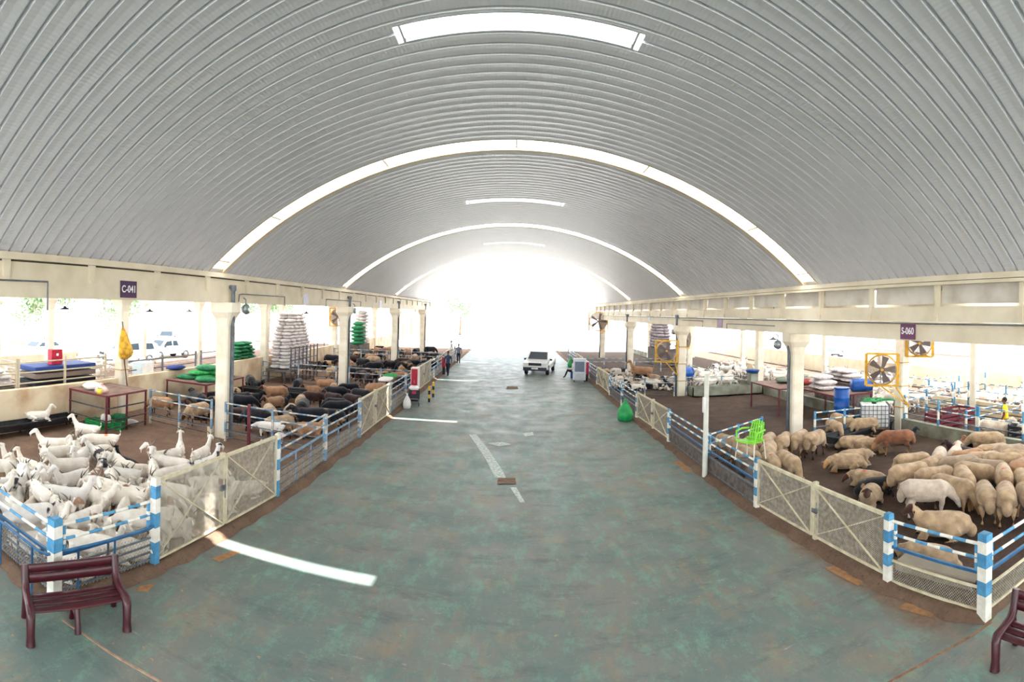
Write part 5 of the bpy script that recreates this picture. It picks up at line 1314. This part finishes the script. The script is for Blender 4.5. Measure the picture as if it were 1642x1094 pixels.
# --- things by the left fence
r = empty('hose_cabinet', (-4.98, 25.6, 0)); MB().bb((-.20,-.24,.1),(.20,.24,1.75)).build('cabinet', mat('pale_cream_panel', srgb(232,214,206), .5), r, bevel=.02)
MB().bb((-.16,-.27,.28),(.16,-.24,1.68)).build('red_door', REDP, r, bevel=.01); MB().bb((-.19,-.23,0),(.19,.23,.1)).build('plinth', BLACK, r)
MB().bb((-.01,-.285,.95),(.01,-.27,1.1)).build('handle', CHROME, r)
tag(r, 'tall red fire cabinet with pale sides standing against the left fence', 'cabinet')
r = empty('hose_cabinet', (-5.02, 36.9, 0)); MB().bb((-.14,-.2,.55),(.14,.2,1.3)).build('cabinet', REDP, r, bevel=.02); MB().bb((-.1,-.1,0),(.1,.1,.55)).build('stand', BLACK, r); tag(r, 'small dark red cabinet on the left fence behind the walking man', 'cabinet')
for i, (px, py) in enumerate(((688,645),(694.5,637))):
    v = P(px, py); o = empty('bollard', (v.x, v.y, 0)); mb = MB()
    for k in range(4): mb.lathe([(.06,.2*k),(.06,.2*(k+1))], n=14, mi=k % 2)
    mb.build('post', [BLACK, mat('bollard_yellow', srgb(232,178,60), .5)], o); MB().lathe([(.06,.8),(.05,.83),(0,.84)], n=14).build('cap', MT['bollard_yellow'], o)
    tag(o, '%s yellow and black banded bollard beside the red fire cabinet' % ('nearer','farther')[i], 'bollard')
v = P(665, 650); r = empty('hand_cart', (v.x-.05, v.y, 0), .2)
MB().bb((-.28,-.35,.38),(.28,.35,.44)).bb((-.28,-.35,.44),(-.25,.35,.8)).bb((.25,-.35,.44),(.28,.35,.8)).bb((-.28,-.35,.44),(.28,-.32,.8)).bb((-.28,.32,.44),(.28,.35,.8)).build('tub', BLACK, r)
put = MB().ell((0,0,.84),(.27,.32,.14),0,12,8,jit=.25,seed=3).build('white_bundle', PLW, r)
MB().bb((-.1,-.36,.62),(.1,-.345,.76)).build('label_patch', REDP, r)
for x in (-.25,.25):
    for y in (-.3,.3): MB().bar((x,y,.08),(x,y,.4),.035).build('leg', STEEL, r); MB().lathe([(0,-.02),(.08,-.02),(.08,.02),(0,.02)], (x,y,.08), 12, axis='X').build('wheel', BLACK, r)
tag(r, 'black cart loaded with a white bundle by the left fence', 'cart')
v = P(653, 655); bag(v.x-.02, v.y, 0, (.2,.2,.72), PLW, 'tall white plastic bag standing left of the black cart', 'plastic_bag')
v = P(636, 640)
put_sack(-5.75, 23.2, 1.55, 1.5, (.65,.28,.12), SACKG, 'green and white sack draped over the left fence, upper one', None, 1); put_sack(-5.72, 22.3, 1.52, 1.5, (.6,.28,.10), PLW, 'white sack draped over the left fence beside the green one', None, 2)
# --- right side
v = P(1010, 674); bag(v.x-.22, v.y, 0, (.36,.34,.95), GREENP, 'green tied plastic bag leaning at the right fence', 'plastic_bag', seed=4)
v = P(909, 588); bag(5.25, 44, 0, (.3,.3,.95), GREENP, 'small looking green bag standing far along the right fence', 'plastic_bag', seed=6)
r = empty('air_cooler', (4.75, 34.6, 0), R(-6))
MB().bb((-.45,-.3,.12),(.45,.3,1.62)).build('body', mat('pale_grey_plastic', srgb(212,214,220), .5), r, bevel=.04)
MB().bb((-.33,-.32,.72),(.33,-.30,1.42)).build('grille', mat('blue_grey_grille', srgb(104,116,136), .5), r)
MB().bb((-.33,-.325,.2),(.33,-.31,.62)).build('lower_panel', mat('pale_grey_plastic2', srgb(196,200,206), .5), r)
for x in (-.36,.36):
    for y in (-.22,.22): MB().lathe([(0,-.03),(.07,-.03),(.07,.03),(0,.03)], (x,y,.07), 10, axis='X').build('caster', BLACK, r)
tag(r, 'pale grey evaporative air cooler on casters by the right fence', 'air cooler')
r = empty('hose_cabinet', (5.28, 34.9, 0)); MB().bb((-.15,-.2,.5),(.15,.2,1.35)).build('cabinet', REDP, r, bevel=.02); MB().bb((-.1,-.1,0),(.1,.1,.5)).build('stand', BLACK, r); tag(r, 'crimson cabinet between the air cooler and the right fence', 'cabinet')
# light pole in the right fence
v = P(1128, 740); r = empty('light_pole', (5.62, 13.6, 0)); MB().lathe([(.08,0),(.07,3.02),(.06,3.02),(0,3.04)], n=12).build('pole', mat('pale_pole_paint', srgb(214,212,200), .6), r); MB().bb((-.1,-.06,1.9),(-.04,.06,2.35)).build('switch_box', PLW, r); tag(r, 'pale upright pole with small box standing at the right fence', 'pole')
# green chair on the rails
r = empty('garden_chair', (6.36, 12.15, .83), R(-150)); r.scale = (1.18,)*3
mb = MB()
for i in range(7): y = -.21+.07*i; mb.bar((-.2,y,.42),(.22,y,.44),.05,.015)
mb.bb((-.22,-.24,.41),(-.18,.24,.45)).bb((.2,-.24,.42),(.24,.24,.46)).build('seat', LIME, r)
mb = MB()
for i in range(6): y = -.16+.064*i; mb.tube([(-.2,y,.45),(-.26,y*1.05,.62),(-.32,y*.9,.88-.02*abs(i-2.5))], [(.026,.008)]*3, 6)
mb.bar((-.245,-.2,.58),(-.245,.2,.58),.04,.015).bar((-.30,-.18,.78),(-.30,.18,.78),.05,.015).build('backrest', LIME, r)
for s_ in (-1,1):
    MB().tube([(.22,s_*.25,.44),(.2,s_*.27,.66),(-.05,s_*.27,.68),(-.26,s_*.22,.66)], .022, 8).build('armrest', LIME, r)
    for x in (-.2,.2): MB().tube([(x,s_*.23,.43),(x*1.3,s_*.26,0)], .014, 6).build('leg', WHITE, r)
tag(r, 'lime green plastic chair propped above the right fence rails', 'chair')
tag(MB().bb((-.3,-.3,0),(.3,.3,.80)).build('feed_crate', BOARD, loc=(6.36,12.15,.03)), 'brown board crate under the lime green chair', 'crate')
# wire crates behind wall on the right
for i, (x, y) in enumerate(((16.4,14.0),(17.9,14.3),(16.6,9.9))):
    crate(x, y, .02, 1.2, .9, .8, REDFR if i < 2 else DARKT, '%s slatted metal crate beyond the low right wall' % ('nearer maroon','farther maroon','dark')[i])
# ================================================ people
SKINH = mat('brown_skin', srgb(126,84,62), .55, col2=srgb(112,72,54), scale=6)
HAIR = mat('black_hair', srgb(24,20,22), .7)
def person(x, y, rz, pose, label, top, legs, sleeves=None, vest=None, h=1.72, shoe=BLACK, seat_z=.45):
    """one continuous body, clothing as slots of the same skin plus hair as child"""
    s_ = h/1.72; J = {}
    if pose == 'stand': hip = Vector((0,0,.92))
    elif pose == 'sit': hip = Vector((0,0,seat_z+.1))
    else: hip = Vector((0,0,.90))
    mb = MB()
    sh = hip+Vector((.03,0,.50)); nk = hip+Vector((.04,0,.56)); hd = hip+Vector((.06,0,.70))
    mb.tube([hip+Vector((0,0,-.10)),hip+Vector((0,0,.02)),hip+Vector((.01,0,.18)),hip+Vector((.02,0,.34)),sh+Vector((0,0,-.04)),nk],[(.14,.11),(.165,.125),(.145,.11),(.18,.12),(.19,.10),(.07,.065)],14)
    mb.tube([nk+Vector((0,0,-.02)),hd+Vector((-.01,0,-.06))],[.058,.055],10)
    mb.ell(hd+Vector((.0,0,.01)),(.098,.078,.12),0,14,12); mb.ell(hd+Vector((.03,0,-.05)),(.06,.055,.06),0,10,8)
    mb.ell(hd+Vector((.10,0,-.01)),(.022,.014,.024),0,8,6)
    for q in (-1,1): mb.ell(hd+Vector((-.005,q*.08,-.005)),(.018,.012,.03),0,8,6)
    for q in (-1,1):
        if pose == 'stand': hp = [hip+Vector((0,q*.09,-.05)),hip+Vector((.02,q*.10,-.45)),hip+Vector((-.01,q*.10,-.86)),Vector((.10,q*.11,.035))]
        elif pose == 'walk': hp = [hip+Vector((0,q*.09,-.04)),hip+Vector((.10*q+.04,q*.09,-.44)),hip+Vector((.22*q-.02,q*.09,-.83)),Vector((.22*q+.10,q*.09,.035))]
        else: hp = [hip+Vector((0,q*.10,-.02)),hip+Vector((.44,q*.13,.02)),Vector((.62,q*.13,.10)),Vector((.74,q*.14,.05))]
        mb.tube([hp[0],hp[0].lerp(hp[1],.5),hp[1],hp[1].lerp(hp[2],.4),hp[2]],[.095,.085,.062,.06,.042],10)
        mb.tube([hp[2]+Vector((-.05,0,-.02)) if pose != 'sit' else hp[2],hp[2].lerp(hp[3],.5)+Vector((0,0,-.01)),hp[3]],[(.04,.035),(.045,.035),(.035,.022)],8)
        a0 = sh+Vector((0,q*.19,-.03))
        if pose == 'sit': a1, a2 = a0+Vector((.06,q*.05,-.28)), a0+Vector((.30,q*-.02,-.36))
        elif pose == 'walk': a1, a2 = a0+Vector((-.06*q,q*.05,-.28)), a0+Vector((-.02*q+.06,q*.05,-.53))
        else: a1, a2 = a0+Vector((.0,q*.07,-.28)), a0+Vector((.10,q*.06,-.52))
        mb.tube([a0,a0.lerp(a1,.5),a1,a1.lerp(a2,.5),a2],[.062,.052,.043,.038,.028],10)
        dv = (a2-a1).normalized(); mb.tube([a2-dv*.02,a2+dv*.05,a2+dv*.09],[(.022,.03),(.02,.042),(.016,.038)],8)
        pr_ = Vector((dv.z,0,-dv.x)) if abs(dv.x)+abs(dv.z) > .1 else Vector((1,0,0))
        for k, ln in enumerate((.065,.078,.072,.055)):
            b_ = a2+dv*.085+pr_*(.03-.02*k); mb.tube([b_,b_+dv*ln*.5,b_+dv*ln-Vector((0,q*.018,0))],[.0095,.0085,.007],6)
        mb.tube([a2+dv*.03+pr_*.03,a2+dv*.065+pr_*.062,a2+dv*.10+pr_*.07],[.011,.010,.008],6)
    zb = hip.z-.02
    def sl(c):
        if c.z > nk.z-.0: return 0
        if c.z < .07: return 3
        if pose == 'sit' and c.x > .12 and c.z < zb+.14: return 2
        if c.z < zb: return 0 if (abs(c.y) > .215) else 2
        if abs(c.y) > .19 and c.z < sh.z-.20: return 0 if sleeves is None else 4
        return 1
    me = mb.mesh('p'); o = bpy.data.objects.new('tmp', me); COL.objects.link(o)
    m = o.modifiers.new('r','REMESH'); m.mode = 'VOXEL'; m.voxel_size = .011; m = o.modifiers.new('s','SMOOTH'); m.factor = .5; m.iterations = 2
    dg = bpy.context.evaluated_depsgraph_get(); dg.update(); out = bpy.data.meshes.new_from_object(o.evaluated_get(dg)); bpy.data.objects.remove(o)
    out.materials.clear()
    for m_ in (SKINH, top, legs, shoe, sleeves or top): out.materials.append(m_)
    for p in out.polygons: p.use_smooth = True; p.material_index = sl(p.center)
    r = bpy.data.objects.new('person', out); COL.objects.link(r); r.location = (x,y,0.02); r.rotation_euler = (0,0,rz); r.scale = (s_,)*3
    hb = MB(); hb.ell(hd+Vector((-.018,0,.035)),(.10,.088,.105),0,14,10); hb.build('hair', HAIR, r)
    for q in (-1,1): MB().ell(hd+Vector((.087,q*.032,.012)),(.012,.014,.010),0,8,6).build('eye', BLACK, r)
    MB().ell(hd+Vector((.088,0,-.06)),(.012,.026,.007),0,8,6).build('mouth', mat('lip', srgb(96,50,46), .5), r)
    return tag(r, label, 'person')
NAVY = mat('dark_blue_grey_cloth', srgb(58,72,98), .85); TROU = mat('dark_navy_trousers', srgb(28,38,58), .85)
YSH = mat('yellow_shirt_cloth', srgb(240,206,40), .8); KHA = mat('khaki_cloth', srgb(170,140,96), .85)
v = P(718, 603); person(v.x, v.y, img_heading(v.x, v.y, 250), 'walk', 'person in dark blue-grey tunic and navy trousers walking by the left fence', NAVY, TROU, NAVY, h=1.80)
v = P(735, 583); person(v.x, v.y, img_heading(v.x, v.y, 90), 'stand', 'person in grey standing farther off behind the walking man at left', mat('grey_cloth', srgb(120,120,136), .85), TROU, MT['grey_cloth'], h=1.75)
v = P(724, 575); person(v.x, v.y, img_heading(v.x, v.y, 200), 'stand', 'person in pale clothes standing at the far end of left fence', mat('pale_cloth', srgb(206,196,196), .85), mat('pale_trousers', srgb(190,180,184), .85), MT['pale_cloth'], h=1.75)
person(16.4, 10.75, R(115), 'stand', 'man in a yellow shirt and khaki trousers standing beyond the low wall', YSH, KHA, mat('maroon_sleeve', srgb(112,40,52), .8), h=1.72)
person(4.55, 36.4, R(175), 'sit', 'person in dark trousers seated behind the air cooler, legs out', mat('pale_shirt', srgb(214,208,206), .85), mat('black_trousers', srgb(26,30,42), .85), MT['pale_shirt'], h=1.72, seat_z=.42)
tag(MB().bb((-.2,-.2,0),(.2,.2,.44)).build('stool', BLUEP, loc=(4.55,36.4,0), bevel=.03), 'blue stool under the person seated behind the air cooler', 'stool')
# ================================================ vehicles
GLASS = mat('dark_car_glass', srgb(34,44,52), .3, spec=.25)
CARW = mat('white_car_paint', srgb(236,236,234), .25, spec=.6)
def car(x, y, rz, kind, label, paint=CARW, grp=None):
    r = empty('car', (x, y, 0), rz); L2, W2 = 2.35, .93
    if kind == 'suv': side = [(2.35,.45),(2.38,.80),(2.25,.98),(1.25,1.12),(.55,1.70),(-.1,1.80),(-1.7,1.78),(-2.2,1.55),(-2.33,1.1),(-2.33,.45)]
    elif kind == 'pickup': side = [(2.45,.5),(2.48,.85),(2.3,1.02),(1.3,1.12),(.75,1.66),(.3,1.74),(-.5,1.74),(-.75,1.15),(-2.4,1.15),(-2.45,.5)]
    else: side = [(2.25,.38),(2.28,.66),(2.1,.80),(1.1,.93),(.45,1.36),(-.1,1.44),(-1.0,1.42),(-1.6,1.10),(-2.2,1.02),(-2.28,.40)]
    mb = MB(); n = len(side)
    def wd(z): return W2*(1-.16*max(0,(z-1.0))/.8) if kind != 'sedan' else W2*(1-.22*max(0,(z-.9))/.6)
    rings = []
    for f_, ins in ((-1,.06),(-.94,0),(.94,0),(1,.06)):
        cx, cz = 0, .95; rings.append([(px*(1-ins*.35), f_*wd(pz), cz+(pz-cz)*(1-ins*.6)) for px, pz in side])
    vs = [p for rg_ in rings for p in rg_]
    fs = [(j*n+k, j*n+(k+1)%n, (j+1)*n+(k+1)%n, (j+1)*n+k) for j in range(3) for k in range(n)] + [tuple(range(n)), tuple(range(3*n,4*n))[::-1]]
    mb.add(vs, fs); mb.build('body', paint, r, bevel=.05)
    def zq(xf): return xf
    if kind == 'suv': ws = ((1.22,1.14),(.60,1.66)); sg = [((.5,1.62),(1.05,1.15),(-.5,1.15),(-.5,1.65)),((-.6,1.65),(-.6,1.15),(-1.9,1.15),(-1.75,1.62))]; ht=(2.36,.86); wb=1.42; wr=.37
    elif kind == 'pickup': ws = ((1.27,1.14),(.80,1.62)); sg = [((.68,1.58),(1.12,1.17),(.1,1.17),(.1,1.62)),((0,1.62),(0,1.17),(-.66,1.17),(-.5,1.62))]; ht=(2.46,.88); wb=1.5; wr=.38
    else: ws = ((1.06,.95),(.50,1.33)); sg = [((.4,1.32),(.85,.98),(-.3,.98),(-.3,1.36)),((-.4,1.36),(-.4,.98),(-1.5,1.02),(-1.1,1.34))]; ht=(2.26,.66); wb=1.35; wr=.32
    MB().add([(ws[0][0]+.03,-W2*.82,ws[0][1]+.02),(ws[0][0]+.03,W2*.82,ws[0][1]+.02),(ws[1][0]+.03,W2*.72,ws[1][1]+.02),(ws[1][0]+.03,-W2*.72,ws[1][1]+.02)], [(0,1,2,3)]).build('windscreen', GLASS, r)
    for s_ in (-1,1):
        for q in sg: MB().add([(a,s_*(wd(b_)+.008),b_) for a, b_ in q], [(0,1,2,3)]).build('side_window', GLASS, r)
        MB().box((ht[0],s_*.68,ht[1]),(.06,.34,.16)).build('headlamp', mat('headlamp_glass', srgb(226,226,220), .1), r, )
        MB().box((1.0,s_*(W2+.09),1.12 if kind != 'sedan' else .95),(.12,.18,.14)).build('mirror', BLACK, r, bevel=.02)
        for f_ in (-1,1):
            w_ = MB().lathe([(0,-.11),(wr*.62,-.11),(wr,-.10),(wr,.10),(wr*.62,.11),(0,.11)], (f_*wb,s_*(W2-.1),wr), 20, axis='Y').build('wheel', BLACK, r)
            MB().lathe([(0,0),(wr*.55,0),(wr*.55,.02),(0,.02)], (f_*wb,s_*(W2+.01)-(.01 if s_ > 0 else .01),wr), 16, axis='Y').build('hubcap', CHROME, w_)
    MB().box((ht[0]+.01,0,ht[1]),(.06,.98,.2)).build('grille', BLACK, r); MB().box((ht[0]+.02,0,.50),(.10,1.8,.26)).build('bumper', mat('grey_bumper', srgb(44,48,60), .5), r, bevel=.03)
    MB().box((ht[0]+.09,0,.55),(.02,.5,.11)).build('number_plate', PLW, r)
    return tag(r, label, 'car', grp)
v = P(872, 597); car(2.3, 39.9, R(-90)-R(13), 'suv', 'white four-wheel-drive car with dark bumper coming down the road')
car(-28.6, 34.5, R(-100), 'pickup', 'white pickup parked outside beyond the green sack heap')
car(-28.2, 29.2, R(-110), 'suv', 'white sedan parked outside right of the yellow bag column')
car(-36.0, 26.0, R(-90), 'sedan', 'white sedan parked outside farther off, left of the other cars')
car(-38.0, 46.0, R(-60), 'suv', 'white car parked outside behind the second left column gap')
car(36.0, 48.0, R(-120), 'sedan', 'white sedan parked outside far beyond the right goats')
# ================================================ trees and buildings outside
LEAF = mat('glare_paled_leaves', srgb(150,172,138), .9, col2=srgb(118,150,112), scale=3)  # leaf colour paled to carry the glare outside
def tree(x, y, h, r_, label, seed):
    o = empty('tree', (x, y, 0)); rg = random.Random(seed)
    MB().tube([(0,0,0),(.1,.05,h*.3),(.0,.1,h*.6)], [.28,.2,.12], 8).build('trunk', mat('bark', srgb(112,92,74), .9), o)
    me = bpy.data.meshes.new('crown'); vs = []; fs = []
    blobs = [(Vector((rg.uniform(-1,1)*r_*.6, rg.uniform(-1,1)*r_*.6, h*.66+rg.uniform(-.25,.3)*h)), rg.uniform(.35,.6)*r_) for _ in range(9)]
    for i in range(2600):
        c, rr_ = blobs[i % 9]; dv = Vector((rg.gauss(0,1), rg.gauss(0,1), rg.gauss(0,1))).normalized(); p = c+dv*rr_*rg.uniform(.7,1.05)
        a = Vector((rg.gauss(0,1), rg.gauss(0,1), rg.gauss(0,1))).normalized()*.22; b_ = dv.cross(a).normalized()*.12; n0 = len(vs)
        vs += [p-a, p+b_, p+a, p-b_]; fs.append((n0, n0+1, n0+2, n0+3))
    me.from_pydata([tuple(q) for q in vs], [], fs); me.materials.append(LEAF); c = bpy.data.objects.new('crown', me); COL.objects.link(c); c.parent = o
    return tag(o, label, 'tree', 'trees outside the hall')
tree(-38, 76, 9, 4.2, 'pale green tree seen between the sack mountain and third column', 1)
tree(-32, 60, 8.5, 4, 'pale green tree just right of the white sack mountain', 2)
tree(-44, 44, 8, 4, 'pale green tree outside above the white cars', 3)
tree(-46, 34, 8, 3.5, 'pale green tree outside right of the yellow bag column', 4)
tree(-19, 96, 9, 4.5, 'pale green tree beyond the far left end of hall', 5)
tree(-10.5, 100, 7.5, 3.8, 'low green tree nearest the road beyond the hall end', 6)
BW = mat('pale_render_wall', srgb(226,224,220), .9); WDW = mat('blue_grey_window', srgb(120,140,158), .3)
def building(x0, y0, x1, y1, h, label, nwin, face):
    o = empty('building', ((x0+x1)/2, (y0+y1)/2, 0)); hx, hy = (x1-x0)/2, (y1-y0)/2
    MB().bb((-hx,-hy,0),(hx,hy,h)).build('walls', BW, o); MB().bb((-hx-.2,-hy-.2,h),(hx+.2,hy+.2,h+.35)).build('parapet', mat('parapet_band', srgb(206,200,192), .9), o)
    for i in range(nwin):
        t = (i+.5)/nwin*2-1
        if face == 'y': MB().bb((t*hx*.9-.7,-hy-.05,h*.45),(t*hx*.9+.7,-hy+.02,h*.45+1.3)).build('window', WDW, o)
        elif face == 'x': MB().bb((-hx-.05,t*hy*.9-.7,h*.5),(-hx+.02,t*hy*.9+.7,h*.5+1.3)).build('window', WDW, o)
        else: MB().bb((hx-.02,t*hy*.9-.7,h*.5),(hx+.05,t*hy*.9+.7,h*.5+1.3)).build('window', WDW, o)
    return tag(o, label, 'building')
building(-14, 130, 22, 140, 6, 'long pale building at the far end of the road', 7, 'y')
building(55, 40, 70, 90, 6.5, 'pale building outside beyond the right pens', 9, 'x')
building(-62, 20, -52, 70, 3.6, 'low pale building outside behind the parked cars', 9, 'X')
# straw bale stack beyond left columns
BALE = mat('straw_bale', srgb(214,176,132), .9, col2=srgb(190,148,106), scale=6)
for i in range(4):
    for j in range(4):
        tag(MB().box((0,0,.6),(1.35,1.2,1.12)).build('straw_bale', BALE, loc=(-18.2+1.4*j, 79.0, 1.14*i-.06), bevel=.06), 'pale straw bale, %s from left, %s layer up, behind the farthest left columns' % (ORD[j], ORD[i]), 'bale', 'straw bales behind the far left columns')
